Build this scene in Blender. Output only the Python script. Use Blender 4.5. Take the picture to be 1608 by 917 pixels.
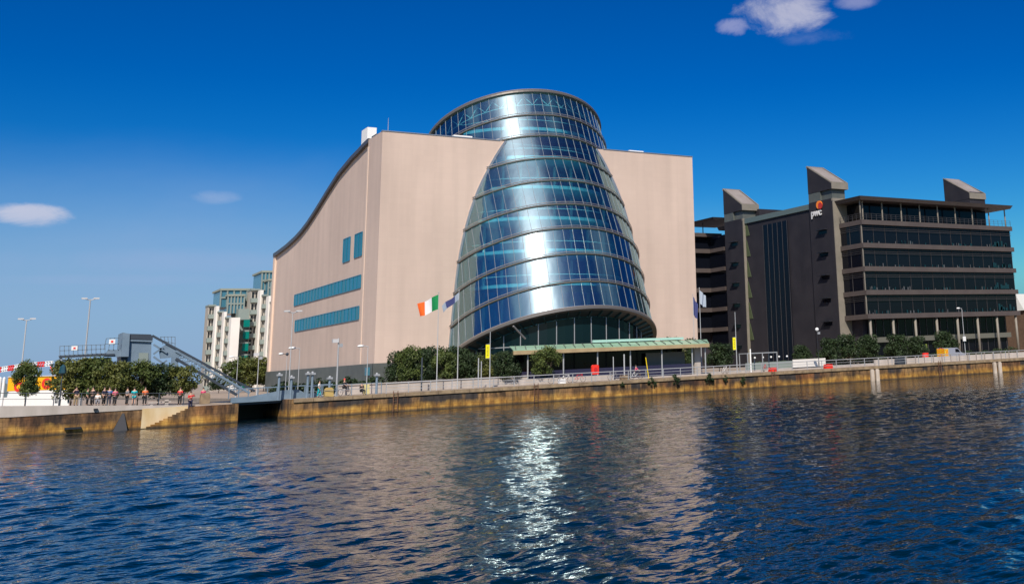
import bpy, bmesh, math, random
import numpy as np
from mathutils import Vector, Matrix
S=bpy.context.scene
for o in list(bpy.data.objects): bpy.data.objects.remove(o)
col=S.collection
R=math.radians
# ------------------------------------------------------------------ camera
EYE=1.85
PPX,PPY,FPX=1209.0,175.0,1661.0
def _d(x,y): return Vector((x-PPX,-(y-PPY),-FPX))
_up=_d(863,-7000).normalized(); _X=_d(3500,455); _X=(_X-_up*_X.dot(_up)).normalized(); _Y=_up.cross(_X)
ROT=Matrix((_X,_Y,_up))
CAM=Vector((0,0,EYE))
cam=bpy.data.objects.new('camera',bpy.data.cameras.new('camera')); col.objects.link(cam)
cam.matrix_world=Matrix.Translation(CAM)@ROT.to_4x4()
cam.data.sensor_fit='HORIZONTAL'; cam.data.sensor_width=36
cam.data.lens=FPX/1608*36
cam.data.shift_x=(804-PPX)/1608; cam.data.shift_y=-(458.5-PPY)/1608
cam.data.clip_end=6000; cam.data.clip_start=.1
S.camera=cam
def AY(x,y,Y):
    r=ROT@_d(x,y); return CAM+r*(Y/r.y)
def AX(x,y,X):
    r=ROT@_d(x,y); return CAM+r*(X/r.x)
# ------------------------------------------------------------------ light
SUN_EL,SUN_AZ=R(44),R(33)     # azimuth measured from -Y towards -X
sv=Vector((-math.sin(SUN_AZ)*math.cos(SUN_EL),-math.cos(SUN_AZ)*math.cos(SUN_EL),math.sin(SUN_EL)))
sun=bpy.data.objects.new('sun',bpy.data.lights.new('sun','SUN')); col.objects.link(sun)
sun.data.energy=4.7; sun.data.angle=R(.5); sun.data.color=(1,.91,.80)
sun.rotation_euler=sv.to_track_quat('Z','Y').to_euler(); sun.location=(0,0,80)
W=bpy.data.worlds.new('World'); S.world=W; W.use_nodes=True
nt=W.node_tree; nt.nodes.clear()
N=nt.nodes.new; L=nt.links.new
out=N('ShaderNodeOutputWorld'); bg=N('ShaderNodeBackground'); L(bg.outputs[0],out.inputs[0])
sky=N('ShaderNodeTexSky'); sky.sky_type='NISHITA'; sky.sun_disc=False
sky.sun_elevation=SUN_EL; sky.sun_rotation=math.atan2(sv.x,sv.y)
sky.air_density=1.0; sky.dust_density=.9; sky.ozone_density=3.0
hs=N('ShaderNodeHueSaturation'); hs.inputs['Saturation'].default_value=1.6; L(sky.outputs[0],hs.inputs['Color'])
gm=N('ShaderNodeMix'); gm.data_type='RGBA'; gm.blend_type='MULTIPLY'; gm.inputs[0].default_value=1
g0=N('ShaderNodeMix'); g0.data_type='RGBA'; g0.blend_type='MULTIPLY'; g0.inputs[0].default_value=1; L(hs.outputs[0],g0.inputs[6]); g0.inputs[7].default_value=(.125,.125,.125,1)
g1=N('ShaderNodeGamma'); g1.inputs[1].default_value=1.35; L(g0.outputs[2],g1.inputs[0]); L(g1.outputs[0],gm.inputs[6]); gm.inputs[7].default_value=(3.4,6.3,7.0,1)
# clouds and low haze by sky direction; some unseen, added for drum reflections
tc=N('ShaderNodeTexCoord')
def cloud_mask(d,wx,wz,sc,lo,hi,seed,amp):
    d=d.normalized(); right=d.cross(Vector((0,0,1))).normalized(); u=right.cross(d)
    def dot(v):
        n=N('ShaderNodeVectorMath'); n.operation='DOT_PRODUCT'; L(tc.outputs['Generated'],n.inputs[0]); n.inputs[1].default_value=v; return n.outputs['Value']
    def m(op,a,b):
        n=N('ShaderNodeMath'); n.operation=op
        for i,q in enumerate((a,b)):
            if isinstance(q,(int,float)): n.inputs[i].default_value=q
            else: L(q,n.inputs[i])
        return n.outputs[0]
    a=m('DIVIDE',dot(right),wx); b=m('DIVIDE',dot(u),wz)
    r2=m('ADD',m('MULTIPLY',a,a),m('MULTIPLY',b,b))
    front=m('GREATER_THAN',dot(d),0)
    mp=N('ShaderNodeMapping'); L(tc.outputs['Generated'],mp.inputs[0]); mp.inputs['Location'].default_value=(seed,seed*.7,0); mp.inputs['Scale'].default_value=(1,1,1.8)
    no=N('ShaderNodeTexNoise'); L(mp.outputs[0],no.inputs['Vector']); no.inputs['Scale'].default_value=sc; no.inputs['Detail'].default_value=7; no.inputs['Roughness'].default_value=.66; no.inputs['Distortion'].default_value=.35
    v=m('SUBTRACT',m('ADD',no.outputs[0],.55),m('MULTIPLY',r2,.55))
    mr=N('ShaderNodeMapRange'); mr.interpolation_type='SMOOTHSTEP'; L(v,mr.inputs[0]); mr.inputs[1].default_value=lo; mr.inputs[2].default_value=hi; mr.inputs[4].default_value=amp
    return m('MULTIPLY',mr.outputs[0],front)
cur=gm.outputs[2]
SOUTH=[(az_,el_) for az_,el_ in ((62,34),(46,58),(8,48),(-14,30),(-34,50),(-60,36),(95,40))]  # unseen clouds behind the camera, added to brighten the drum's reflections
def sdir(a,e): a=R(a); return Vector((-math.sin(a),-math.cos(a),math.tan(R(e))))
for px,py,wx,wz,sc,lo,hi,sd,amp,c in [(math.nan,k+1,.20+.05*(k%3),.10+.05*(k%2),4,.55,1.2,k*1.7,.5,(5.5,7.0,8.8)) for k in range(7)]+[(1225,18,.062,.030,15,.74,1.10,3.1,.6,(6.2,6.0,6.6)),(1148,42,.022,.012,20,.7,1.05,5.1,.4,(5.2,5.0,6.6)),(1290,58,.06,.012,16,.8,1.3,1.1,.14,(5.0,5.2,6.6)),
      (math.nan,0,.34,.8,2.0,.35,1.15,9.3,.95,(10.5,10.2,12.6)),  # unseen bright cloud added around the sun for the drum's pale streak
      (45,338,.036,.0125,20,.70,1.1,7.7,.7,(7.8,6.9,6.9)),(340,310,.03,.009,18,.75,1.3,2.2,.3,(6,6,7)),(1345,2,.03,.01,18,.7,1.2,2.9,.35,(5.2,5.0,6.6)),
(1750,560,.30,.07,1.5,.2,1.2,3.3,.9,(1.0,2.9,5.2)),(300,410,.17,.014,9,.6,1.4,4.4,.35,(4.2,4.4,6.4)),(200,440,.12,.006,14,.6,1.3,8.4,.25,(4.4,4.6,6.6)),(20,610,.60,.17,1.0,.15,1.2,6.4,.92,(2.4,3.5,5.7))]:
    mk=cloud_mask(ROT@_d(px,py) if px==px else (sdir(31,44) if py==0 else sdir(*SOUTH[py-1])),wx,wz,sc,lo,hi,sd,amp)
    mx=N('ShaderNodeMix'); mx.data_type='RGBA'; L(mk,mx.inputs[0]); L(cur,mx.inputs[6]); mx.inputs[7].default_value=(*c,1); cur=mx.outputs[2]
L(cur,bg.inputs[0]); bg.inputs[1].default_value=.10
S.view_settings.view_transform='Standard'; S.view_settings.look='None'; S.view_settings.gamma=1
S.view_settings.exposure=0.22
# ------------------------------------------------------------------ materials
def mat(name,base,rough=.7,metal=0,spec=.5,var=None,scale=1.0,detail=4,bump=0,stretch=(1,1,1),emit=None):
    m=bpy.data.materials.new(name); m.use_nodes=True; n=m.node_tree.nodes; l=m.node_tree.links
    b=n['Principled BSDF']; b.inputs['Base Color'].default_value=(*base,1); b.inputs['Roughness'].default_value=rough
    b.inputs['Metallic'].default_value=metal; b.inputs['Specular IOR Level'].default_value=spec
    if var:
        g=n.new('ShaderNodeNewGeometry'); mp=n.new('ShaderNodeMapping'); mp.inputs['Scale'].default_value=stretch
        l.new(g.outputs['Position'],mp.inputs[0])
        t=n.new('ShaderNodeTexNoise'); t.inputs['Scale'].default_value=scale; t.inputs['Detail'].default_value=detail; l.new(mp.outputs[0],t.inputs['Vector'])
        r=n.new('ShaderNodeValToRGB'); r.color_ramp.elements[0].position=.3; r.color_ramp.elements[1].position=.7
        r.color_ramp.elements[0].color=(*base,1); r.color_ramp.elements[1].color=(*var,1)
        l.new(t.outputs[0],r.inputs[0]); l.new(r.outputs[0],b.inputs['Base Color'])
        if bump:
            bp=n.new('ShaderNodeBump'); bp.inputs['Strength'].default_value=bump; bp.inputs['Distance'].default_value=.05; l.new(t.outputs[0],bp.inputs['Height']); l.new(bp.outputs[0],b.inputs['Normal'])
    if emit: b.inputs['Emission Color'].default_value=(*emit,1); b.inputs['Emission Strength'].default_value=1
    return m
def granite(name,c1,c2,joint,bw=1.5,bh=.75,rough=.6):
    m=mat(name,c1,rough); n=m.node_tree.nodes; l=m.node_tree.links; b=n['Principled BSDF']
    g=n.new('ShaderNodeNewGeometry'); s=n.new('ShaderNodeSeparateXYZ'); l.new(g.outputs['Position'],s.inputs[0])
    a=n.new('ShaderNodeMath'); l.new(s.outputs[0],a.inputs[0]); l.new(s.outputs[1],a.inputs[1])
    c=n.new('ShaderNodeCombineXYZ'); l.new(a.outputs[0],c.inputs[0]); l.new(s.outputs[2],c.inputs[1])
    k=n.new('ShaderNodeTexBrick'); l.new(c.outputs[0],k.inputs['Vector']); k.offset=0.0; k.inputs['Scale'].default_value=1
    k.inputs['Brick Width'].default_value=bw; k.inputs['Row Height'].default_value=bh; k.inputs['Mortar Size'].default_value=.012
    k.inputs['Color1'].default_value=(*c1,1); k.inputs['Color2'].default_value=(*c2,1); k.inputs['Mortar'].default_value=(*joint,1); k.inputs['Bias'].default_value=-.1
    t=n.new('ShaderNodeTexNoise'); t.inputs['Scale'].default_value=.09; t.inputs['Detail'].default_value=5; mp=n.new('ShaderNodeMapping'); mp.inputs['Scale'].default_value=(1,1,.7); l.new(g.outputs['Position'],mp.inputs[0]); l.new(mp.outputs[0],t.inputs['Vector'])
    r=n.new('ShaderNodeMapRange'); l.new(t.outputs[0],r.inputs[0]); r.inputs[1].default_value=.3; r.inputs[2].default_value=.7; r.inputs[3].default_value=.9; r.inputs[4].default_value=1.05
    x=n.new('ShaderNodeMix'); x.data_type='RGBA'; x.blend_type='MULTIPLY'; x.inputs[0].default_value=1; l.new(k.outputs[0],x.inputs[6]); l.new(r.outputs[0],x.inputs[7]); 
    mp2=n.new('ShaderNodeMapping'); mp2.inputs['Scale'].default_value=(1,1,.06); l.new(g.outputs['Position'],mp2.inputs[0]); t2=n.new('ShaderNodeTexNoise'); t2.inputs['Scale'].default_value=.7; t2.inputs['Detail'].default_value=6; l.new(mp2.outputs[0],t2.inputs['Vector'])
    r2=n.new('ShaderNodeMapRange'); l.new(t2.outputs[0],r2.inputs[0]); r2.inputs[1].default_value=.35; r2.inputs[2].default_value=.6; r2.inputs[3].default_value=.93; r2.inputs[4].default_value=1.02
    x2=n.new('ShaderNodeMix'); x2.data_type='RGBA'; x2.blend_type='MULTIPLY'; x2.inputs[0].default_value=1; l.new(x.outputs[2],x2.inputs[6]); l.new(r2.outputs[0],x2.inputs[7]); l.new(x2.outputs[2],b.inputs['Base Color'])
    return m
M={}
M['pink']=granite('pink_granite',(.555,.43,.352),(.54,.417,.342),(.52,.40,.33))
M['plinth']=mat('plinth_stone',(.07,.08,.075),.5,var=(.10,.11,.10),scale=.6)
M['trim']=mat('dark_roof_trim',(.06,.055,.055),.4)
M['roof']=mat('zinc_roof',(.16,.16,.17),.45)
M['winblue']=mat('blue_window_glass',(.0,.11,.15),.12,spec=.8)
M['winblue2']=mat('blue_window_mullion',(.01,.16,.26),.3)
M['bronze']=mat('bronze_ring',(.15,.135,.12),.35,metal=.4)
M['silver']=mat('silver_metal',(.42,.42,.42),.35,metal=.7)
M['white']=mat('white_paint',(.75,.75,.73),.5)
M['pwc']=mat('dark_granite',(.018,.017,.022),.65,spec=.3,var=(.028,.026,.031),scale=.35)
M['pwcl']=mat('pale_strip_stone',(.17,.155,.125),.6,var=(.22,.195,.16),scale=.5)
M['slab']=mat('balcony_slab_stone',(.080,.064,.057),.6,var=(.064,.050,.046),scale=.4)
M['dglass']=mat('dark_office_glass',(.004,.005,.009),.1,spec=.22)
M['inner']=mat('office_interior',(.03,.022,.03),.8,var=(.012,.012,.02),scale=.8)
M['louvre']=mat('louvre_metal',(.21,.18,.16),.5,var=(.28,.25,.23),scale=.3)
M['steel']=mat('bridge_blue_grey_paint',(.17,.23,.29),.45,var=(.12,.17,.22),scale=.9)
M['steeld']=mat('bridge_dark_steel',(.035,.045,.06),.5)
M['pole']=mat('galvanised_pole',(.38,.39,.40),.45,metal=.3)
M['polew']=mat('pale_lamp_pole',(.38,.39,.40),.45)
M['black']=mat('black_paint',(.015,.016,.02),.45)
M['red']=mat('red_paint',(.75,.035,.02),.4)
M['yellow']=mat('yellow_paint',(.75,.55,.0),.45)
M['orange']=mat('orange_yellow_panel',(.90,.46,.0),.45,var=(.88,.40,.0),scale=.5)
M['bark']=mat('bark',(.07,.05,.035),.9,var=(.10,.075,.05),scale=5)
M['asphalt']=mat('asphalt',(.055,.055,.06),.9,var=(.075,.07,.07),scale=.7)
M['paving']=mat('quay_paving',(.24,.19,.15),.85,var=(.36,.29,.22),scale=.4)
M['concrete']=mat('pale_concrete',(.45,.40,.36),.8,var=(.34,.30,.26),scale=1.1,stretch=(1,1,.3))
M['stone']=mat('coping_stone',(.30,.22,.13),.85,var=(.15,.105,.065),scale=1.6,bump=.3)
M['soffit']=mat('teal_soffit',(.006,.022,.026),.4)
M['copper']=mat('green_canopy_glass',(.22,.38,.24),.3,var=(.32,.48,.33),scale=.6,spec=.6)
M['fascia']=mat('canopy_fascia',(.38,.29,.16),.5,var=(.30,.22,.12),scale=.8)
M['aptwall']=mat('apartment_white',(.74,.70,.64),.8,var=(.66,.62,.57),scale=.2)
M['aptgrey']=mat('apartment_panel',(.20,.24,.22),.7)
M['aptwin']=mat('apartment_window',(.02,.022,.025),.15)
M['aptwarm']=mat('apartment_brick',(.36,.33,.28),.8)
M['aptgreen']=mat('apartment_green_glass',(.0,.16,.13),.15,spec=.8)
M['aptblue']=mat('penthouse_glass',(.05,.16,.22),.12,spec=.8)
M['lhead']=mat('lamp_head_grey',(.5,.5,.5),.5)
M['rust']=mat('rusty_iron',(.10,.045,.025),.8,var=(.18,.09,.05),scale=4)
M['canvas']=mat('banner_yellow',(.80,.72,.0),.7)
M['skin']=mat('skin',(.50,.30,.21),.6)
M['hair']=mat('dark_hair',(.03,.02,.015),.7)
for k,c in dict(c_navy=(.02,.02,.05),c_red=(.55,.03,.03),c_teal=(.0,.38,.42),c_white=(.7,.7,.68),c_black=(.015,.015,.018),c_khaki=(.30,.22,.12),c_pink=(.6,.06,.16),c_orange=(.7,.14,.03),c_grey=(.2,.2,.22),c_green=(.03,.12,.06),c_blue=(.03,.12,.30)).items(): M[k]=mat(k[2:]+'_cloth',c,.85)
def quay_mat(name,pale=0):
    m=mat(name,(.3,.2,.1),.85); n=m.node_tree.nodes; l=m.node_tree.links; b=n['Principled BSDF']
    g=n.new('ShaderNodeNewGeometry'); s=n.new('ShaderNodeSeparateXYZ'); l.new(g.outputs['Position'],s.inputs[0])
    def noise(sc,st,det=5,rough=.6):
        mp=n.new('ShaderNodeMapping'); mp.inputs['Scale'].default_value=st; l.new(g.outputs['Position'],mp.inputs[0])
        t=n.new('ShaderNodeTexNoise'); t.inputs['Scale'].default_value=sc; t.inputs['Detail'].default_value=det; t.inputs['Roughness'].default_value=rough; l.new(mp.outputs[0],t.inputs['Vector']); return t.outputs[0]
    def ramp(v,els):
        r=n.new('ShaderNodeValToRGB'); l.new(v,r.inputs[0]); e=r.color_ramp.elements
        while len(e)<len(els): e.new(.5)
        for q,(p,c) in zip(e,els): q.position=p; q.color=(*c,1)
        return r.outputs[0]
    def mix(f,a,b_,t='MIX'):
        x=n.new('ShaderNodeMix'); x.data_type='RGBA'; x.blend_type=t
        for i,q in ((0,f),(6,a),(7,b_)):
            if isinstance(q,(int,float)): x.inputs[i].default_value=q
            elif isinstance(q,tuple): x.inputs[i].default_value=(*q,1)
            else: l.new(q,x.inputs[i])
        return x.outputs[2]
    c0=ramp(noise(.22,(1,1,.5)),[(.34,(.06,.045,.035)),(.44,(.20,.125,.06)),(.56,(.32,.20,.085)),(.68,(.40,.29,.16))])
    c1=ramp(noise(1.5,(1,1,.22),6,.7),[(.36,(.10,.07,.05)),(.5,(.75,.66,.55)),(.64,(1.3,1.2,1.05))])
    c=mix(.85,c0,c1,'MULTIPLY')
    c=mix(ramp(noise(.12,(1,1,.6),3),[(.48,(0,0,0)),(.60,(.8,.8,.8))]),c,mix(1.0,c,(.62,.36,.26),'MULTIPLY'))
    # dark patches of tar, fenders and repairs
    dk=ramp(noise(.33,(1,1,.25),4,.55),[(.50,(0,0,0)),(.56,(1,1,1))])
    c=mix(dk,c,(.035,.028,.025)) if not pale else c
    # orange weed band along the tide line
    a=n.new('ShaderNodeMath'); a.operation='MULTIPLY_ADD'; l.new(noise(.7,(1,1,.4)),a.inputs[0]); a.inputs[1].default_value=-1.2; l.new(s.outputs[2],a.inputs[2])
    band=ramp(a.outputs[0],[(0,(1,1,1)),(1,(1,1,1))])
    mr=n.new('ShaderNodeMapRange'); l.new(a.outputs[0],mr.inputs[0]); mr.inputs[1].default_value=-2.0; mr.inputs[2].default_value=-1.45; mr.inputs[3].default_value=.85; mr.inputs[4].default_value=0
    c=mix(mr.outputs[0],c,ramp(noise(1.2,(1,1,.6)),[(.35,(.22,.10,.015)),(.5,(.40,.20,.03)),(.65,(.62,.36,.07))]))
    # wet dark foot
    mr2=n.new('ShaderNodeMapRange'); l.new(s.outputs[2],mr2.inputs[0]); mr2.inputs[1].default_value=-1.72; mr2.inputs[2].default_value=-1.5; mr2.inputs[3].default_value=.85; mr2.inputs[4].default_value=0
    c=mix(mr2.outputs[0],c,(.03,.028,.02))
    c=mix(.75,c,ramp(noise(2.0,(1,1,.18),5,.65),[(.36,(.22,.2,.2)),(.5,(.85,.85,.85)),(.66,(1.25,1.25,1.25))]),'MULTIPLY')
    k=n.new('ShaderNodeTexBrick'); cb=n.new('ShaderNodeCombineXYZ'); ad=n.new('ShaderNodeMath'); l.new(s.outputs[0],ad.inputs[0]); l.new(s.outputs[1],ad.inputs[1]); l.new(ad.outputs[0],cb.inputs[0]); l.new(s.outputs[2],cb.inputs[1]); l.new(cb.outputs[0],k.inputs['Vector'])
    k.inputs['Scale'].default_value=1; k.inputs['Brick Width'].default_value=1.5; k.inputs['Row Height'].default_value=.45; k.inputs['Mortar Size'].default_value=.03
    k.inputs['Color1'].default_value=(1,1,1,1); k.inputs['Color2'].default_value=(.62,.58,.55,1); k.inputs['Mortar'].default_value=(.4,.36,.3,1)
    c=mix(.55,c,k.outputs[0],'MULTIPLY')
    l.new(c,b.inputs['Base Color'])
    bp=n.new('ShaderNodeBump'); bp.inputs['Strength'].default_value=.6; bp.inputs['Distance'].default_value=.08; l.new(noise(3,(1,1,1)),bp.inputs['Height']); l.new(bp.outputs[0],b.inputs['Normal'])
    return m
M['quay']=quay_mat('weathered_quay_stone'); M['quayp']=quay_mat('weathered_pier_stone',1)
def leafmat(name,a,b_):
    m=mat(name,a,.6,spec=.3,var=b_,scale=.9,detail=3); n=m.node_tree.nodes; l=m.node_tree.links; b=n['Principled BSDF']
    b.inputs['Subsurface Weight'].default_value=0
    return m
M['leaf']=leafmat('leaf_green',(.028,.048,.010),(.085,.11,.024))
M['leafd']=leafmat('leaf_dark_green',(.012,.025,.009),(.030,.052,.016))
M['leafy']=leafmat('leaf_olive_green',(.042,.058,.011),(.12,.125,.028))
# ------------------------------------------------------------------ mesh builder
class MB:
    def __init__(s): s.v=[]; s.f=[]; s.m=[]; s.k=[]
    def add(s,vs,fs,mi=0):
        o=len(s.v); s.k.append((o,len(s.f))); s.v+= [tuple(p) for p in vs]; s.f+=[tuple(i+o for i in f) for f in fs]; s.m+=[mi]*len(fs); return s
    def box(s,x0,x1,y0,y1,z0,z1,mi=0):
        if x0>x1:x0,x1=x1,x0
        if y0>y1:y0,y1=y1,y0
        if z0>z1:z0,z1=z1,z0
        return s.add([(x0,y0,z0),(x1,y0,z0),(x1,y1,z0),(x0,y1,z0),(x0,y0,z1),(x1,y0,z1),(x1,y1,z1),(x0,y1,z1)],
              [(0,3,2,1),(4,5,6,7),(0,1,5,4),(1,2,6,5),(2,3,7,6),(3,0,4,7)],mi)
    def hexa(s,p,mi=0): # 8 points: bottom 4 ccw, top 4
        return s.add(p,[(0,3,2,1),(4,5,6,7),(0,1,5,4),(1,2,6,5),(2,3,7,6),(3,0,4,7)],mi)
    def beam(s,a,b,w,h=None,mi=0):
        a=Vector(a); b=Vector(b); h=h or w; d=(b-a).normalized()
        r=d.cross(Vector((0,0,1))); r=Vector((1,0,0)) if r.length<1e-4 else r.normalized(); u=r.cross(d)
        q=[]
        for e in (a,b):
            for sx,sy in ((-1,-1),(1,-1),(1,1),(-1,1)): q.append(e+r*sx*w/2+u*sy*h/2)
        return s.add(q,[(0,3,2,1),(4,5,6,7),(0,1,5,4),(1,2,6,5),(2,3,7,6),(3,0,4,7)],mi)
    def tube(s,pts,r,n=8,mi=0,caps=True):
        pts=[Vector(p) for p in pts]; rr=r if isinstance(r,(list,tuple)) else [r]*len(pts)
        vs=[]; fs=[]
        for i,p in enumerate(pts):
            d=(pts[min(i+1,len(pts)-1)]-pts[max(i-1,0)]).normalized()
            a=d.cross(Vector((0,0,1))); a=Vector((1,0,0)) if a.length<1e-3 else a.normalized(); b=a.cross(d)
            for k in range(n):
                t=2*math.pi*k/n; vs.append(p+(a*math.cos(t)+b*math.sin(t))*rr[i])
        for i in range(len(pts)-1):
            for k in range(n): fs.append((i*n+k,i*n+(k+1)%n,(i+1)*n+(k+1)%n,(i+1)*n+k))
        if caps: fs.append(tuple(range(n))[::-1]); fs.append(tuple((len(pts)-1)*n+k for k in range(n)))
        return s.add(vs,fs,mi)
    def prism(s,poly,axis,a,b,mi=0): # poly of 2D points extruded along axis between a and b
        def P(u,v,w): return {'x':(w,u,v),'y':(u,w,v),'z':(u,v,w)}[axis]
        n=len(poly); vs=[P(u,v,a) for u,v in poly]+[P(u,v,b) for u,v in poly]
        fs=[tuple(range(n)),tuple(range(n,2*n))[::-1]]+[(i,i+n,(i+1)%n+n,(i+1)%n) for i in range(n)]
        return s.add(vs,fs,mi)
    def sphere(s,c,r,sx=1,sy=1,sz=1,nu=10,nv=7,mi=0):
        c=Vector(c); vs=[c+Vector((0,0,-r*sz))]
        for j in range(1,nv):
            t=-math.pi/2+math.pi*j/nv
            for i in range(nu):
                a=2*math.pi*i/nu; vs.append(c+Vector((r*sx*math.cos(t)*math.cos(a),r*sy*math.cos(t)*math.sin(a),r*sz*math.sin(t))))
        vs.append(c+Vector((0,0,r*sz))); fs=[]
        for i in range(nu): fs.append((0,1+(i+1)%nu,1+i))
        for j in range(nv-2):
            for i in range(nu): a=1+j*nu; fs.append((a+i,a+(i+1)%nu,a+nu+(i+1)%nu,a+nu+i))
        e=len(vs)-1; a=1+(nv-2)*nu
        for i in range(nu): fs.append((a+i,a+(i+1)%nu,e))
        return s.add(vs,fs,mi)
    def split(s,name,mats,parent=None,**kw):
        # every shape added becomes an object of its own
        ends=s.k[1:]+[(len(s.v),len(s.f))]; out=[]
        for (a,b),(c,d) in zip(s.k,ends):
            m=MB(); m.v=s.v[a:c]; m.f=[tuple(i-a for i in f) for f in s.f[b:d]]; m.m=s.m[b:d]; out.append(m.build(name,mats,parent,**kw))
        return out
    def build(s,name,mats,parent=None,smooth=False,fix=True,**kw):
        me=bpy.data.meshes.new(name); off=Vector((0,0,0))
        if parent is not None: 
            q=parent
            while q is not None: off+=q.location; q=q.parent
        me.from_pydata([(p[0]-off.x,p[1]-off.y,p[2]-off.z) for p in s.v],[],s.f)
        if not isinstance(mats,(list,tuple)): mats=[mats]
        for m in mats: me.materials.append(m if not isinstance(m,str) else M[m])
        me.polygons.foreach_set('material_index',s.m)
        if fix:
            bm=bmesh.new(); bm.from_mesh(me); bmesh.ops.recalc_face_normals(bm,faces=bm.faces); bm.to_mesh(me); bm.free()
        if smooth: me.polygons.foreach_set('use_smooth',[True]*len(me.polygons))
        me.update()
        o=bpy.data.objects.new(name,me); col.objects.link(o)
        if parent is not None: o.parent=parent
        for k,v in kw.items(): o[k]=v
        return o
def thing(name,label,cat,loc=(0,0,0),group=None):
    o=bpy.data.objects.new(name,None); col.objects.link(o); o.location=loc; o['label']=label; o['category']=cat
    if group: o['group']=group
    return o
def copytree(o,parent=None):
    c=o.copy(); col.objects.link(c); c.parent=parent
    for ch in o.children: copytree(ch,c)
    return c
def dup(o,loc,label,rz=None,sc=None):
    c=copytree(o); c.location=loc; c['label']=label
    if rz is not None: c.rotation_euler.z=rz
    if sc is not None: c.scale=(sc,)*3 if not isinstance(sc,tuple) else sc
    return c
# ------------------------------------------------------------------ setting: water, land
WZ=-1.8
def qy(X): return 112.6-.12*(X-20)       # river edge of the right hand quay
def make_water():
    rng=np.random.default_rng(4)
    az=np.radians(np.concatenate([np.arange(-180,-20,10),np.arange(-20,-2,1.0),np.linspace(-2,54,860),np.arange(55,80,1.0),np.arange(80,181,10)]))
    r=np.concatenate([[.5,2,4],np.geomspace(7,150,760),[170,220,300,500,900,1800,4000]])
    A,Rr=np.meshgrid(az,r); X=Rr*np.sin(A); Y=Rr*np.cos(A); Z=np.zeros_like(X)
    cell=Rr*.0041; cell[Rr<7]=3; cell[Rr>150]=60
    for i in range(70):
        lam=.22*(11**rng.random()); k=2*np.pi/lam; th=np.radians(-62)+rng.normal(0,.62)
        amp=.0034*lam*min(1,(1.1/lam)**.8)*rng.uniform(.5,1.2)
        w=np.clip((lam/cell-2.5)/3,0,1)
        ph=k*(X*np.cos(th)+Y*np.sin(th))+rng.random()*6.28+.8*np.sin(X*.13+i)+.8*np.sin(Y*.11+2*i)
        s_=np.sin(ph); Z+=amp*w*(s_+.35*np.cos(2*ph))
    g=1+.35*np.sin(X*.09+Y*.05)+.25*np.sin(X*.031-Y*.12+1)
    Z=Z*g+WZ
    n,m=X.shape; me=bpy.data.meshes.new('water')
    me.vertices.add(n*m); me.vertices.foreach_set('co',np.stack([X,Y,Z],-1).ravel().astype(np.float32))
    i=np.arange(n*m).reshape(n,m); q=np.stack([i[:-1,:-1],i[1:,:-1],i[1:,1:],i[:-1,1:]],-1).reshape(-1,4)[:,::-1]
    me.loops.add(q.size); me.loops.foreach_set('vertex_index',q.ravel().astype(np.int32))
    me.polygons.add(len(q)); me.polygons.foreach_set('loop_start',np.arange(0,q.size,4,dtype=np.int32)); me.polygons.foreach_set('loop_total',np.full(len(q),4,dtype=np.int32))
    me.update(calc_edges=True); me.polygons.foreach_set('use_smooth',np.ones(len(q),dtype=bool))
    wm=bpy.data.materials.new('river_water'); wm.use_nodes=True; nn=wm.node_tree.nodes; l=wm.node_tree.links; b=nn['Principled BSDF']
    b.inputs['Base Color'].default_value=(.0,.008,.013,1); b.inputs['Specular Tint'].default_value=(1,.93,.64,1); b.inputs['Roughness'].default_value=.03; b.inputs['IOR'].default_value=1.333; b.inputs['Specular IOR Level'].default_value=.5  # golden colour of the reflections put into the specular tint
    g_=nn.new('ShaderNodeNewGeometry')
    def nz(sc,st,det):
        mp=nn.new('ShaderNodeMapping'); mp.inputs['Scale'].default_value=st; mp.inputs['Rotation'].default_value=(0,0,R(-25)); l.new(g_.outputs['Position'],mp.inputs[0])
        t=nn.new('ShaderNodeTexNoise'); t.inputs['Scale'].default_value=sc; t.inputs['Detail'].default_value=det; t.inputs['Roughness'].default_value=.6; l.new(mp.outputs[0],t.inputs['Vector']); return t.outputs[0]
    a=nn.new('ShaderNodeMath'); a.operation='MULTIPLY_ADD'; l.new(nz(1.0,(1,1.7,1),2.5),a.inputs[0]); a.inputs[1].default_value=2.2; l.new(nz(4,(1,1.6,1),1.5),a.inputs[2])
    bp=nn.new('ShaderNodeBump'); bp.inputs['Strength'].default_value=.5; bp.inputs['Distance'].default_value=.042; l.new(a.outputs[0],bp.inputs['Height']); l.new(bp.outputs[0],b.inputs['Normal'])
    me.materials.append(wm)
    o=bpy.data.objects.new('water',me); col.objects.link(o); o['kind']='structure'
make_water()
def struct(o): o['kind']='structure'; return o
# north bank, right of the canal
mb=MB(); mb.prism([(25.2,qy(25.2)+.5),(320,qy(320)+.5),(3000,60),(3000,4000),(25.2,4000)],'z',-4,0); struct(mb.build('ground',M['paving']))
mb=MB(); mb.prism([(-3000,112.9),(2,112.9),(20,112.9),(20,4000),(-3000,4000)],'z',-4,-.02); struct(mb.build('ground_west_of_canal',M['paving']))
mb=MB(); mb.prism([(-3000,-3000),(3000,-3000),(3000,2),(-3000,2)],'z',-4,-.0); struct(mb.build('ground_south_bank',M['paving']))
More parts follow.
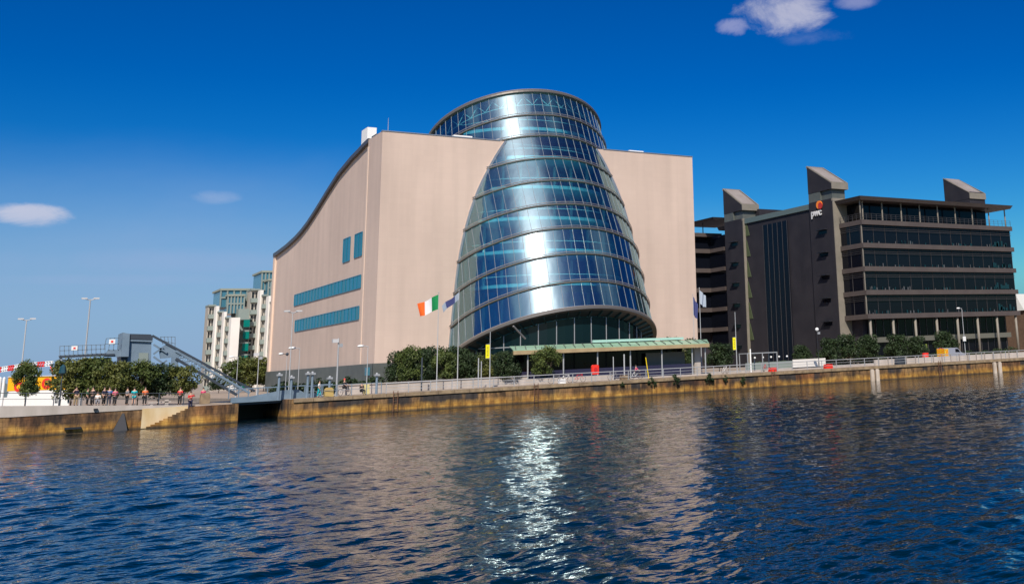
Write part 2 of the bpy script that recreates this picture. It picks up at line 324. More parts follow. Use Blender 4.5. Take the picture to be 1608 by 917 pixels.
# quay wall right
mb=MB(); xs=[25.2+i*2.5 for i in range(119)]; random.seed(3)
for a,b in zip(xs[:-1],xs[1:]):
    ja,=[random.uniform(-.03,.03)]
    mb.hexa([(a,qy(a)+ja,-4),(b,qy(b)+ja,-4),(b,qy(b)+.5,-4),(a,qy(a)+.5,-4),(a,qy(a)+ja+.08,-.32),(b,qy(b)+ja+.08,-.32),(b,qy(b)+.5,-.32),(a,qy(a)+.5,-.32)])
qw=thing('quay_wall','long weathered stone river wall with orange tide band, right of the lock gap','quay wall',(25.2,qy(25.2),-1.8))
mb.build('wall_face',M['quay'],qw)
mb=MB(); x=25.2
while x<322:
    w=random.uniform(1.3,2.0); j=random.uniform(-.02,.02)
    mb.hexa([(x+.015,qy(x)-.07+j,-.318),(x+w,qy(x+w)-.07+j,-.318),(x+w,qy(x+w)+.75,-.318),(x+.015,qy(x)+.75,-.318),(x+.015,qy(x)-.07+j,.02),(x+w,qy(x+w)-.07+j,.02),(x+w,qy(x+w)+.75,.02),(x+.015,qy(x)+.75,.02)]); x+=w+.02
mb.build('coping',M['stone'],qw)
mb=MB()
mb.box(25.0,25.19,qy(25.2)+.02,140,-4,-.02); mb.build('return_wall',M['quay'],qw)
# roads
mb=MB(); mb.add([(27,qy(27)+9,.012),(320,qy(320)+9,.012),(320,qy(320)+19,.012),(27,qy(27)+19,.012)],[(0,1,2,3)]); struct(mb.build('road',M['asphalt']))
mb=MB(); 
for off in (8.85,19.0): mb.hexa([(27,qy(27)+off,0.001),(320,qy(320)+off,.001),(320,qy(320)+off+.15,.001),(27,qy(27)+off+.15,.001),(27,qy(27)+off,.13),(320,qy(320)+off,.13),(320,qy(320)+off+.15,.13),(27,qy(27)+off+.15,.13)])
struct(mb.build('road_kerb',M['concrete']))
# west pier
def pz(X): # top of the west quay rises away from the lock
    return max(-.1,min(1.0,.98-.058*X)) if X<17 else -.08
pier=thing('pier_wall','weathered stone pier wall with pale concrete top band, left of the lock gap','quay wall',(10,112,-1.8))
mb=MB(); mt=MB()
xs=[-60,-40,-25,-12]+[i*1.5-6 for i in range(18)]
xs=[x for x in xs if x<20]+[20.0]
for a,b in zip(xs[:-1],xs[1:]):
    za,zb=pz(a)-.02,pz(b)-.02; la,lb=[min(z-.12,max(-.12,z-.95)) for z in (za,zb)]
    mb.hexa([(a,112,-4),(b,112,-4),(b,112.9,-4),(a,112.9,-4),(a,112.06,la),(b,112.06,lb),(b,112.9,lb),(a,112.9,la)])
    mt.hexa([(a,112.0,la+.002),(b,112.0,lb+.002),(b,113.6,lb+.002),(a,113.6,la+.002),(a,112.0,za),(b,112.0,zb),(b,113.6,zb),(a,113.6,za)])
mb.build('wall_face',M['quayp'],pier); mt.build('concrete_band',M['concrete'],pier)
mb=MB(); mb.box(20.002,20.4,112.15,140,-4,-.2); mb.box(20.41,22.6,124,140,-4,-.5); mb.build('return_wall',M['quayp'],pier)
mb=MB(); mb.box(6.9,8.1,111.75,112.0,-1.42,-1.25); mb.box(8.9,9.2,111.8,112.0,.05,.2); mb.split('timber_fender',M['black'],pier)
# raised walking surface behind the sloping band
mb=MB(); mb.hexa([(-60,113.6,-.05),(17,113.6,-.05),(17,150,-.05),(-60,150,-.05),(-60,113.6,.95),(17,113.6,.0),(17,150,.0),(-60,150,.95)]); struct(mb.build('pavement',M['paving']))
# steps
st=thing('quay_steps','pale yellowish stone steps running down the pier wall to the water','steps',(15,111.6,-1.8))
mb=MB()
nS=11; x0,x1=13.0,16.6
for i in range(nS):
    xa=x0+(x1-x0)*i/nS; xb=x0+(x1-x0)*(i+1)/nS; z=-1.75+1.62*(i+1)/nS
    mb.box(xa,xb,111.35,111.99,-4,z)
mb.box(x1,20.3,111.35,111.99,-4,-.1)
mb.build('flight',M['quayp'],st)
mb=MB(); mb.prism([(12.6,-1.75),(13,-1.75),(16.7,-.06),(12.6,-.06)],'y',111.93,111.99); mb.build('rendered_wall',mat('pale_render',(.58,.47,.30),.8,var=(.50,.36,.18),scale=1.2,stretch=(1,1,.4)),st)
# dark triangular cast shadow on the wall, given shape as a black wedge
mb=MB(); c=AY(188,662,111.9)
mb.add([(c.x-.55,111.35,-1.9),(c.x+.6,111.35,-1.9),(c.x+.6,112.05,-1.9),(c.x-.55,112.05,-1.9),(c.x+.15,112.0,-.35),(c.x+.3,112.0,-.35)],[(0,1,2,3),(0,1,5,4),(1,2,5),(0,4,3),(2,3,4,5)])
o=mb.build('shadow_wedge',M['black']); o['label']='black wedge standing in for a triangular shadow on the pier wall at the waterline'; o['category']='shadow shape'
# ------------------------------------------------------------------ convention building
YF,XW,XE,ZT=142.0,41.75,90.4,33.7
DCX,TAU=65.94,R(23.3)
DR=np.array([[36.77,13.41,155.61],[32.72,13.71,154.26],[29.23,13.91,153.05],[25.46,14.13,151.44],[21.86,14.25,149.45],[18.17,14.33,147.53],[14.58,14.40,145.73],[10.85,14.50,144.51],[6.95,14.69,143.41],[3.32,14.87,142.25]])
def drp(s): return [float(np.interp(s,range(10),DR[:,k])) for k in range(3)]
def dpt(th,s,dr=0.0):  # th=0 east, -pi/2 front (south)
    z,r,cy=drp(s); r+=dr; u=r*math.cos(th); v=r*math.sin(th)
    return Vector((DCX+u,cy+v*math.cos(TAU),z-v*math.sin(TAU)))
def cutx(Z): # where the tilted drum crosses the facade plane at height Z
    ss=np.linspace(0,9,400); zz=[]
    for s in ss:
        z,r,cy=drp(s); zz.append(z-(YF-cy)*math.tan(TAU))
    s=float(np.interp(-Z,[-q for q in zz],ss)); z,r,cy=drp(s); v=(YF-cy)/math.cos(TAU)
    return math.sqrt(max(r*r-v*v,0.0)),s
B=thing('convention_building','large pink granite hall with sweeping curved roof and tilted glass drum','building',(66,150,0))
zs=[0,1.5,3.2]+[3.4+i*1.0 for i in range(31)]+[ZT]
zs=sorted(set([z for z in zs if z<=ZT]))
for sgn,xo in ((-1,XW),(1,XE)):
    mb=MB(); pts=[]
    for z in zs:
        w,_=cutx(max(z,3.4)); pts.append((DCX+sgn*(w+.05),z))
    poly=[(xo,0)]+pts+[(xo,ZT)]
    if sgn>0: poly=poly[::-1]
    mb.prism(poly,'y',YF,YF+.6)
    mb.build('granite_wall',M['pink'],B)
    # pale metal edge where glass meets granite
    me_=MB(); 
    for a,b in zip(pts[:-1],pts[1:]): me_.beam((a[0]-sgn*.05,YF-.06,a[1]),(b[0]-sgn*.05,YF-.06,b[1]),.28,.3)
    me_.build('glass_edge_trim',M['silver'],B)
mb=MB(); mb.box(XW-.35,XW+.2,YF+.003,YF+6.4,3.35,ZT+.02); mb.build('corner_return_wall',M['pink'],B)
mb=MB(); mb.box(XW+.2,XE,YF-.05+.6,YF+6.6,ZT-.2,ZT-.02); mb.build('flat_roof',M['roof'],B)
# parapet, plates on the roof
mb=MB(); mb.box(XW-.4,57.9,YF-.08,YF+.55,ZT+.0,ZT+.12); mb.box(74.4,XE+.05,YF-.08,YF+.55,ZT,ZT+.12); mb.split('parapet_coping',M['silver'],B)
mb=MB(); mb.box(51.5,54.2,YF+1,YF+3,ZT+.1,ZT+.55); mb.box(79.5,82,YF+1,YF+3,ZT+.1,ZT+.5); mb.split('roof_hatch',M['white'],B)
curve=[(148.4,33.6),(151,33.35),(153.2,33.0),(157,32.55),(160.3,31.95),(163.6,31.35),(166.9,30.4),(170.3,29.4),(173.8,28.3),(177.5,27.2),(181.1,26.2),(185,25.35),(189.1,24.7),(195,24.05),(201.4,23.6),(204.5,23.45)]
mb=MB(); mb.prism([(148.4,0)]+[(204.5,0)]+curve[::-1],'x',XW,XW+.6); mb.build('west_wall',M['pink'],B)
mb=MB(); mb.box(XW-.3,XW+.8,203.5,204.8,0,23.9); mb.build('west_end_pilaster',mat('pale_granite_trim',(.62,.47,.37),.6),B)
mb=MB(); mb.box(XW-.42,XW-.351,YF+6.0,YF+6.5,3.4,ZT-1); mb.build('downpipe_strip',mat('pale_joint_strip',(.60,.47,.38),.6),B)
mb=MB()
for (a,za),(b,zb) in zip(curve[:-1],curve[1:]):
    mb.hexa([(XW-.45,a,za-.25),(XW+1,a,za-.25),(XW+1,b,zb-.25),(XW-.45,b,zb-.25),(XW-.45,a,za+.35),(XW+1,a,za+.35),(XW+1,b,zb+.35),(XW-.45,b,zb+.35)])
mb.build('curved_roof_trim',M['trim'],B)
mb=MB()
for (a,za),(b,zb) in zip(curve[:-1],curve[1:]): mb.hexa([(XW+1,a,za-.1),(XE,a,za-.1),(XE,b,zb-.1),(XW+1,b,zb-.1),(XW+1,a,za+.2),(XE,a,za+.2),(XE,b,zb+.2),(XW+1,b,zb+.2)])
mb.build('curved_roof',M['roof'],B)
mb=MB(); mb.box(XE-.6,XE-.002,YF+.602,204.5,0,23.2); mb.prism([(YF+.602,23.2),(204.4,23.2)]+[(y,z-.15) for y,z in curve[::-1]]+[(YF+.602,ZT-.25)],'x',XE-.6,XE-.004); mb.box(XW+.602,XE-.602,203.9,204.5,0,23); mb.build('rear_wall',M['pink'],B)
mb=MB(); mb.box(XW-.55,XW-.002,YF-.15,204.3,0,3.35); mb.box(XW-.55,DCX-14.95,YF-.4,YF-.002,0,3.35); mb.box(DCX+15,XE+.1,YF-.4,YF-.002,0,2.2); mb.split('plinth',M['plinth'],B)
mb=MB(); mb.box(XW-.9,XW-.56,YF+1.0,YF+2.1,1.9,2.9); mb.build('wall_sign',M['aptblue'],B)
def west_window(y0,y1,z0,z1,n):
    mb=MB(); mb.box(XW-.06,XW-.01,y0,y1,z0,z1); w=mb.build('window',M['winblue'],B)
    mb=MB()
    for i in range(n+1):
        y=y0+(y1-y0)*i/n; mb.box(XW-.12,XW-.062,y-.05,y+.05,z0,z1)
    mb.box(XW-.12,XW-.063,y0,y1,z0-.08,z0); mb.box(XW-.12,XW-.063,y0,y1,z1,z1+.08)
    mb.build('frame',M['winblue2'],w)
    random.seed(int(y0*7+z0))
    mb=MB()
    for i in range(n):
        if random.random()<.45:
            ya=y0+(y1-y0)*(i+.1)/n; yb=y0+(y1-y0)*(i+random.uniform(.4,.9))/n; mb.box(XW-.075,XW-.0615,ya,yb,z0+.02,z1-.02)
    if mb.v: mb.split('blind',M['winblue2'],w)
west_window(156.5,160.0,17.9,21.2,2); west_window(150.6,154.2,18.0,21.2,2)
west_window(150.5,188.3,13.6,15.3,20); west_window(150.8,186.9,9.4,11.1,20)
c=AX(574,215,44); 
mb=MB(); mb.box(43,44.3,154.9,157.8,31,37.0); mb.build('chimney',M['white'],B)
mb=MB(); mb.box(43.2,44.8,151.2,153.4,32,35.3); mb.build('roof_plant',M['steeld'],B)
mb=MB(); mb.tube([(43,145,ZT),(43,145,ZT+2.6)],[.06,.02],6); mb.build('mast',M['pole'],B)
# atrium inside
mb=MB(); mb.box(50.5,81.3,150.5,151,0,33.0); mb.build('atrium_rear_wall',mat('atrium_wall_teal',(.22,.62,.70),.6,var=(.03,.17,.30),scale=.28,stretch=(1,1,.6)),B)
def ring_pts(s,dr,n=120,a0=-math.pi,a1=math.pi): return [dpt(a0+(a1-a0)*i/n,s,dr) for i in range(n+1)]
def clipped(s): # angular range of ring s in front of the facade (or all of it above the wall)
    z,r,cy=drp(s); v=(YF-cy)/math.cos(TAU)
    if -v>=r*.995 or s<=1.2: return None
    a=math.asin(v/r); return (-math.pi-a,a)   # from west crossing round the front to east crossing
NP=66
M['mull']=mat('mullion_grey',(.24,.26,.28),.4)
def glass_mat():
    m=bpy.data.materials.new('drum_glass'); m.use_nodes=True; n=m.node_tree.nodes; l=m.node_tree.links; n.clear()
    o=n.new('ShaderNodeOutputMaterial'); g=n.new('ShaderNodeNewGeometry')
    g1=n.new('ShaderNodeBsdfGlossy'); g1.inputs['Color'].default_value=(.6,.95,1,1); g1.inputs['Roughness'].default_value=.035
    g2=n.new('ShaderNodeBsdfGlossy'); g2.inputs['Color'].default_value=(.70,.88,1,1); g2.inputs['Roughness'].default_value=.3
    tr=n.new('ShaderNodeBsdfTransparent'); tr.inputs['Color'].default_value=(.42,.86,.92,1)
    mp=n.new('ShaderNodeMapping'); mp.inputs['Scale'].default_value=(1,1,.35); l.new(g.outputs['Position'],mp.inputs[0])
    t=n.new('ShaderNodeTexNoise'); t.inputs['Scale'].default_value=.5; t.inputs['Detail'].default_value=2; l.new(mp.outputs[0],t.inputs['Vector'])
    bp=n.new('ShaderNodeBump'); bp.inputs['Strength'].default_value=.3; bp.inputs['Distance'].default_value=.1; l.new(t.outputs[0],bp.inputs['Height'])
    l.new(bp.outputs[0],g1.inputs['Normal']); l.new(bp.outputs[0],g2.inputs['Normal'])
    g3=n.new('ShaderNodeBsdfGlossy'); g3.inputs['Color'].default_value=(1,.97,.92,1); g3.inputs['Roughness'].default_value=.17; l.new(bp.outputs[0],g3.inputs['Normal'])
    a=n.new('ShaderNodeMixShader'); a.inputs[0].default_value=.25; l.new(g1.outputs[0],a.inputs[1]); g4=n.new('ShaderNodeMixShader'); g4.inputs[0].default_value=.09; l.new(g2.outputs[0],g4.inputs[1]); l.new(g3.outputs[0],g4.inputs[2]); l.new(g4.outputs[0],a.inputs[2])
    fr=n.new('ShaderNodeFresnel'); fr.inputs['IOR'].default_value=1.5
    mr=n.new('ShaderNodeMapRange'); l.new(fr.outputs[0],mr.inputs[0]); mr.inputs[1].default_value=.03; mr.inputs[2].default_value=.8; mr.inputs[3].default_value=.30; mr.inputs[4].default_value=.95
    b=n.new('ShaderNodeMixShader'); l.new(mr.outputs[0],b.inputs[0]); l.new(tr.outputs[0],b.inputs[1]); l.new(a.outputs[0],b.inputs[2]); l.new(b.outputs[0],o.inputs[0])
    return m
M['drumglass']=glass_mat()
random.seed(11)
for bnd in range(9):
    mb=MB(); mm=MB(); VID={}
    cl=clipped(bnd+.5)
    for k in range(NP):
        a0=-math.pi*1.5+2*math.pi*k/NP; a1=a0+2*math.pi/NP
        sk=0.0
        if bnd>=1:
            am=(a0+a1)/2
            pm=dpt(am,bnd+.5)
            if bnd>=3 and pm.y>YF+1.2: continue
            if bnd in(1,2) and pm.y>YF+1.0 and pm.z<ZT-1: continue
        q0=len(mb.v); vid={}
        for aa in (a0,a1):
            for ss in (bnd+1,bnd):
                key=(round(aa,5)%round(2*math.pi,5),ss)
                if key not in VID: VID[key]=len(mb.v); mb.v.append(tuple(dpt(aa,ss)))
                vid[(aa,ss)]=VID[key]
        mb.f.append((vid[(a0,bnd+1)],vid[(a1,bnd+1)],vid[(a1,bnd)],vid[(a0,bnd)])); mb.m.append(0)
        mm.beam(dpt(a0,bnd+1,.02),dpt(a0,bnd,.02),.035,.04)
    g=mb.build('glass_band',M['drumglass'],B,fix=False,smooth=True)
    mm.build('mullion_row',M['mull'],g)
for s in range(10):
    cl=clipped(s)
    if s<=1: a0,a1=-math.pi*1.5,math.pi*.5
    elif s==2: a0,a1=-math.pi*1.02,.02*math.pi
    else: a0,a1=cl[0]-.02,cl[1]+.02
    if s==9: a0,a1=cl[0]-.05,cl[1]+.30
    n=110; mb=MB()
    prof=[(-.12,.09),(.17,.09),(.21,0),(.17,-.11),(-.12,-.11)] if s not in(0,9) else [(-.3,.20),(.32,.20),(.38,0),(.32,-.24),(-.3,-.24)]
    ax=Vector((0,math.sin(TAU),math.cos(TAU))); vs=[]; fs=[]
    for i in range(n+1):
        th=a0+(a1-a0)*i/n
        for (dr,h) in prof: vs.append(dpt(th,s,dr)+ax*h)
    q=len(prof)
    for i in range(n):
        for k in range(q): fs.append((i*q+k,i*q+(k+1)%q,(i+1)*q+(k+1)%q,(i+1)*q+k))
    mb.add(vs,fs); r_=mb.build('ring',M['bronze'],B)
    # bright rail standing just above each ring
    mb=MB(); mb.tube([dpt(a0+(a1-a0)*i/n,s,.26)+ax*.24 for i in range(n+1)],.055,5); mb.build('rail',M['silver'],r_)
# drum lid
mb=MB(); P=ring_pts(0,-.2,72)[:-1]; ax=Vector((0,math.sin(TAU),math.cos(TAU)))
mb.add([p-ax*.1 for p in P],[tuple(range(72))]); mb.build('drum_roof',M['roof'],B)
# roof truss seen under the lid
mb=MB()
for k in range(18):
    a=-math.pi*1.0+math.pi*k/17; b=a+math.pi/17
    p0=dpt(a,.08,-.9); p1=dpt(b,.08,-.9); q=dpt((a+b)/2,.42,-.9); mb.tube([p0,q,p1],.07,5); mb.tube([dpt(a,.42,-.9),dpt(b,.42,-.9)],.06,5)
mb.build('roof_truss',M['white'],B)
# horizontal floor plates inside
def dz(th,Z):
    lo,hi=0.0,9.0
    for _ in range(30):
        m_=(lo+hi)/2
        if dpt(th,m_).z>Z: lo=m_
        else: hi=m_
    return dpt(th,(lo+hi)/2)
fl=mat('atrium_floor_plate',(.35,.55,.58),.6)
for Z in (12.6,17.3,22.0,26.7,31.4,36.0):
    mb=MB(); P=[]
    for k in range(49):
        th=-math.pi*1.03+math.pi*1.06*k/48; p=dz(th,Z); c0=Vector((DCX,150.4,Z)); 
        if p.y>150.4: p.y=150.4
        P.append(c0+(p-c0)*.80)
    n=len(P); top=[(p.x,p.y,Z+.45) for p in P]; bot=[(p.x,p.y,Z) for p in P]
    mb.add(bot+top,[tuple(range(n))[::-1],tuple(range(n,2*n))]+[(i,(i+1)%n,(i+1)%n+n,i+n) for i in range(n)])
    f_=mb.build('floor_plate',fl,B)
    mb=MB(); mb.tube([(p.x,p.y,Z+1.5) for p in P],.06,4)
    mb.build('balustrade',M['white'],f_)
mb=MB()
for k in range(9):
    x=DCX-11+22*k/8; mb.tube([(x,147,0),(x,147,34)],.25,8)
mb.split('atrium_column',M['white'],B)
# soffit with ribs under the lowest ring
lobR=13.0
def plane9(y): z,r,cy=drp(9); return z-(y-cy)*math.tan(TAU)*1.0
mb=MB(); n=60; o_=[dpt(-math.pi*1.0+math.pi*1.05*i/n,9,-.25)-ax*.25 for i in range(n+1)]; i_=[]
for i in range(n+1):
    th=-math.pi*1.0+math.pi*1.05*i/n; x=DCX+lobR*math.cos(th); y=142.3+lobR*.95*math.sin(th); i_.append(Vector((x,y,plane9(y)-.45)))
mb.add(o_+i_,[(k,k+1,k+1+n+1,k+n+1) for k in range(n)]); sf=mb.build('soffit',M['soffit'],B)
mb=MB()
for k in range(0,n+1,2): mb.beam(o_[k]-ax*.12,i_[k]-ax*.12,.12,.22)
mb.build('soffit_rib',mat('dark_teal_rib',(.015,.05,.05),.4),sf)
# lobby glazing
mb=MB(); mm=MB(); n=36
for i in range(n):
    a=-math.pi*1.02+math.pi*1.04*i/n; b=-math.pi*1.02+math.pi*1.04*(i+1)/n
    pa=(DCX+lobR*math.cos(a),142.3+lobR*.95*math.sin(a)); pb=(DCX+lobR*math.cos(b),142.3+lobR*.95*math.sin(b))
    mb.add([(*pa,0),(*pb,0),(*pb,plane9(pb[1])-.5),(*pa,plane9(pa[1])-.5)],[(0,1,2,3)])
    if i%2==0: mm.beam((pa[0]*1,pa[1]-.1,0),(pa[0],pa[1]-.1,plane9(pa[1])-.5),.09,.09)
    mm.beam((*pa,4.6),(*pb,4.6),.10,.10); mm.beam((*pa,2.2),(*pb,2.2),.08,.08)
lg=mb.build('lobby_glazing',mat('lobby_glass',(.003,.012,.016),.15,spec=.2),B); mm.build('mullion',M['pole'],lg)
mb=MB(); mb.box(DCX-14.9,DCX-10,YF+1,YF+1.5,0,4.6); mb.box(DCX+10,DCX+14.9,YF+1,YF+1.5,0,4.6)
mb.split('lobby_side_wall',M['inner'],B)
# leaning edge column left of the entrance
mb=MB(); mb.tube([AY(825,532,131.5),AY(806,512,131.0)],.12,8); mb.build('raking_strut',M['silver'],B)
# ------------------------------------------------------------------ entrance canopy
CN=thing('entrance_canopy','long low canopy with pale green sloping glass roof in front of the drum','canopy',(65,120,0))
CY0,CY1=118.0,122.0
xa,xb=50.0,76.8; zf0,zf1=3.4,3.85
mb=MB(); mb.hexa([(xa,CY0,zf1),(xb,CY0,zf1),(xb+2.3,CY1,zf1+.55),(xa+1.2,CY1,zf1+.55),(xa,CY0,zf1+.07),(xb,CY0,zf1+.07),(xb+2.3,CY1,zf1+.62),(xa+1.2,CY1,zf1+.62)]); cr=mb.build('glass_roof',M['copper'],CN)
mb=MB()
k=xa+.3
while k<xb+.1: mb.beam((k,CY0-.02,zf1+.12),(k+1.6,CY1,zf1+.67),.07,.08); k+=1.25
mb.build('glazing_bar',M['trim'],cr)
mb=MB(); mb.box(xa,xb,CY0-.12,CY0+.1,zf0,zf1-.005); mb.box(xb-.1,xb+.0,CY0+.101,CY1,zf0+.1,zf1-.01); mb.build('fascia',M['fascia'],CN)
mb=MB(); mb.box(62.0,75.2,CY1-.4,CY1-.1,4.55,4.85); mb.build('ridge_beam',mat('pale_green_ridge',(.35,.55,.48),.3),CN)
mb=MB()
for x in (52,56.5,61,65.5,70,74.5,76.5): mb.tube([(x,CY0+.5,0),(x,CY0+.5,zf0)],.09,8)
mb.split('column',M['pole'],CN)
mb=MB(); mb.box(75.5,76.4,CY0+1.5,CY0+2.2,0,zf0); mb.build('end_pier',M['concrete'],CN)
mb=MB(); mb.box(51,75.0,CY0+1.2,CY0+1.3,0,1.45); mb.build('dark_screen',mat('navy_screen',(.02,.02,.05),.5),CN)
mb=MB(); mb.box(51.5,75.0,CY1-.3,CY1-.2,0,zf0+.4); mb.build('rear_glazing',M['dglass'],CN)
mb=MB(); mb.box(69.2,75,CY1-.9,CY1-.75,1.4,3.0); mb.build('pale_panel',mat('grey_panel',(.16,.16,.15),.7),CN)
# ------------------------------------------------------------------ office building with two towers
P_=thing('office_building','dark granite office block with banded glass floors, sloped top towers and pwc sign','building',(145,150,0))
X0,X1,Y0=125.64,165.4,142.0
slz=[8.05,12.2,16.35,20.5,24.65]
BN=187.0
mb=MB(); mb.box(X0+.7,X1-.7,Y0+1.2,BN,7.45,24.4); mb.build('core',M['inner'],P_)
mb=MB(); mb.box(X0+1.5,X1-.9,Y0+3.0,BN-.1,0,7.44); mb.build('ground_core',M['inner'],P_)
for i,z in enumerate(slz):
    mb=MB(); mb.box(X0-.12,X1+.12,Y0-.35,Y0+.9,z-.62,z+.22); mb.box(X0-.125,X0+.7,Y0+.902,151,z-.62,z+.22); mb.box(X1-.7,X1+.12,Y0+.903,BN,z-.62,z+.22)
    mb.build('floor_band',M['slab'],P_)
    if i<4:
        z2=slz[i+1]-.62
        mb=MB(); mb.box(X0+.15,X1-.15,Y0+.25,Y0+.3,z+.22,z2); mb.box(X0+.15,X0+.2,Y0+.301,150,z+.22,z2); mb.box(X1-.2,X1-.15,Y0+.301,BN,z+.22,z2)
        g=mb.build('window_strip',M['dglass'],P_)
        mm=MB(); n=14
        for k in range(n+1): x=X0+.15+(X1-X0-.3)*k/n; mm.box(x-.02,x+.02,Y0+.18,Y0+.249,z+.22,z2)
        for k in range(3): y=Y0+.5+k*2.9; mm.box(X0+.08,X0+.149,y-.03,y+.03,z+.22,z2)
        mm.split('mullion',M['trim'],g)
        mm=MB()
        for q in range(3): mm.box(X0+.02,X1-.02,Y0+.0,Y0+.06,z2-.35-q*.32,z2-.29-q*.32); mm.box(X0+.0,X0+.05,Y0+.061,149,z2-.35-q*.32,z2-.29-q*.32)
        mm.split('sunshade_louvre',M['trim'],g)
        # desk clutter behind the glass: small pale and teal items on the sill
        mm=MB(); mt_=MB(); rn=random.Random(i)
        for q in range(34):
            x=rn.uniform(X0+.6,X1-1); w=rn.uniform(.08,.3); h=rn.uniform(.15,.7); (mm if rn.random()<.4 else mt_).box(x,x+w,Y0+.12,Y0+.17,z+.23,z+.23+h)
        for q in range(7):
            x=rn.uniform(X1-6,X1-1); mt_.box(x,x+.5,Y0+.12,Y0+.17,z+.4,z+.4+rn.uniform(.5,1.3))
        mm.build('desk_clutter',mat('pale_item',(.07,.075,.08),.6),g,kind='stuff'); mt_.build('desk_clutter',mat('teal_item',(.004,.03,.036),.4),g,kind='stuff')
    mb=MB(); mb.box(X0-.02,X0+.14,Y0-.02,Y0+.17,z+.22,(slz[i+1]-.62) if i<4 else z+4.0); mb.build('corner_post',M['pwcl'],P_)
# ground storeys
mb=MB(); mb.box(X0+2.3,X1-1,Y0+2.6,Y0+2.7,4.3,7.4); mb.box(X0+2.3,X1-1,Y0+2.6,Y0+2.7,.0,3.3); gg=mb.build('ground_glazing',M['dglass'],P_)
mm=MB()
for k in range(21): x=X0+2.4+k*1.8; mm.box(x-.05,x+.05,Y0+2.5,Y0+2.59,0,7.4)
mm.split('mullion',M['trim'],gg)
mb=MB(); mb.box(X0+2,X1-.6,Y0+1.9,Y0+2.45,3.35,4.25); mb.build('mezzanine_band',mat('dim_band',(.11,.11,.09),.7),P_)
for k in range(8):
    x=X0+.8+k*5.45
    mb=MB(); mb.tube([(x,Y0+.2,0),(x,Y0+.2,7.43)],.24,12); mb.build('column',M['pwcl'],P_,smooth=True)
mb=MB()
for x,w in ((X0+14.8,1.6),(X0+22.0,1.5)): mb.box(x,x+w,Y0+2.44,Y0+2.49,.9,2.7)
mb.split('lit_window',mat('yellow_green_window',(.25,.32,.06),.5),P_)
# top storey and roof
mb=MB(); mb.box(X0+2.0,X1-4.5,Y0+2.2,BN-1,24.9,28.2); tg=mb.build('penthouse_glazing',M['dglass'],P_)
mb=MB()
for k in range(9): x=X0+1.0+k*4.75; mb.tube([(x,Y0+.5,24.9),(x,Y0+.5,28.3)],.13,8)
mb.split('penthouse_column',M['pwcl'],P_)
mb=MB(); mb.hexa([(X0-.5,Y0-.8,28.35),(X1-.4,Y0-.8,28.35),(X1-.4,BN,28.35),(X0-.5,BN,28.35),(X0-.9,Y0-1.2,29.0),(X1+.0,Y0-1.2,29.0),(X1+.0,BN,29.0),(X0-.9,BN,29.0)]); mb.build('roof_slab',M['slab'],P_)
mb=MB()
for z in (25.3,25.65,26.0): mb.box(X0+.0,X1,Y0-.2,Y0-.16,z,z+.04); mb.box(X0-.08,X0-.04,Y0-.2,150,z,z+.04)
for k in range(34): x=X0+k*1.2; mb.box(x,x+.05,Y0-.19,Y0-.15,24.88,26)
for k in range(8): y=Y0+k*1.1; mb.box(X0-.075,X0-.035,y,y+.05,24.88,26)
mb.build('terrace_railing',M['trim'],P_)
def tower(xw,xe,ys,yn,zlow,zhigh,win,nm):
    """shaft whose top slopes up to the north; west face broad, pale south face"""
    zs_=zlow-2.6
    mb=MB(); mb.box(xw,xe,ys,yn,0,zs_-.003); mb.build('tower_shaft',M['pwc'],P_)
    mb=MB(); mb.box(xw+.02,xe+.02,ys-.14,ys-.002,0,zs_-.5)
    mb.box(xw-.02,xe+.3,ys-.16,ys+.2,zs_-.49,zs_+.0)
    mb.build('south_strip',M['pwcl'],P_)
    mb=MB(); mb.box(xw+.4,xe-.05,ys+.4,yn-.05,zs_,zlow-.9); mb.box(xw,xe,(ys+yn)/2,yn,zs_+.001,zlow-.9); mb.build('recessed_neck',M['plinth'],P_)
    mb=MB(); mb.prism([(ys-.1,zlow-.88),(yn,zlow-.88),(yn,zhigh),(ys-.1,zlow+.2)],'x',xw-.05,xe+.3); mb.build('sloped_cap',M['pwc'],P_)
    dz_=(zhigh-zlow-.2)/(yn-ys+.1)
    mb=MB(); mb.prism([(ys+.2,zlow+.25+dz_*.3),(yn-.25,zhigh-dz_*.15+.05),(yn-.25,zhigh+.12-dz_*.15),(ys+.2,zlow+.34+dz_*.3)],'x',xw+.35,xe-.1); mb.build('louvre_roof',M['louvre'],P_)
    mb=MB()
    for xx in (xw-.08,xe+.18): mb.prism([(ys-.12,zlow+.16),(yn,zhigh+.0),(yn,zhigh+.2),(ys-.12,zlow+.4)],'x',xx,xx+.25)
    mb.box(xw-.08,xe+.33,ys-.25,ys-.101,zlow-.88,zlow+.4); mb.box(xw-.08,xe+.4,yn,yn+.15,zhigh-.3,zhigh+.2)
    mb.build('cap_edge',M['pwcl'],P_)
    for z in win:
        y=ys+2.0
        mb=MB(); mb.box(xw-.03,xw-.005,y,y+2.3,z-.9,z-.25); w=mb.build('window',M['dglass'],P_)
        mb=MB(); mb.prism([(y-.2,z-.2),(y+2.5,z-.2),(y+2.3,z-.05),(y,z-.05)],'x',xw-.75,xw-.004); mb.build('window_hood',M['black'],w)
tower(124.35,127.9,148.1,154.95,32.2,36.5,[3.5+4.15*i for i in range(6)],'b')
tower(124.35,128.2,177.0,183.6,32.2,36.6,[4.5+4.15*i for i in range(6)],'a')
mb=MB(); mb.box(125.0,125.3,154.96,176.84,0,28.5); mb.build('link_wall',M['pwc'],P_)
mb=MB(); mb.box(124.8,124.99,162.7,170.6,0,27.4); ag=mb.build('atrium_glass',mat('navy_atrium_glass',(.003,.005,.012),.2,spec=.15),P_)
mb=MB()
for k in range(6): y=162.7+7.9*k/5; mb.box(124.74,124.79,y-.04,y+.04,0,27.4)
mb.split('mullion',M['trim'],ag)
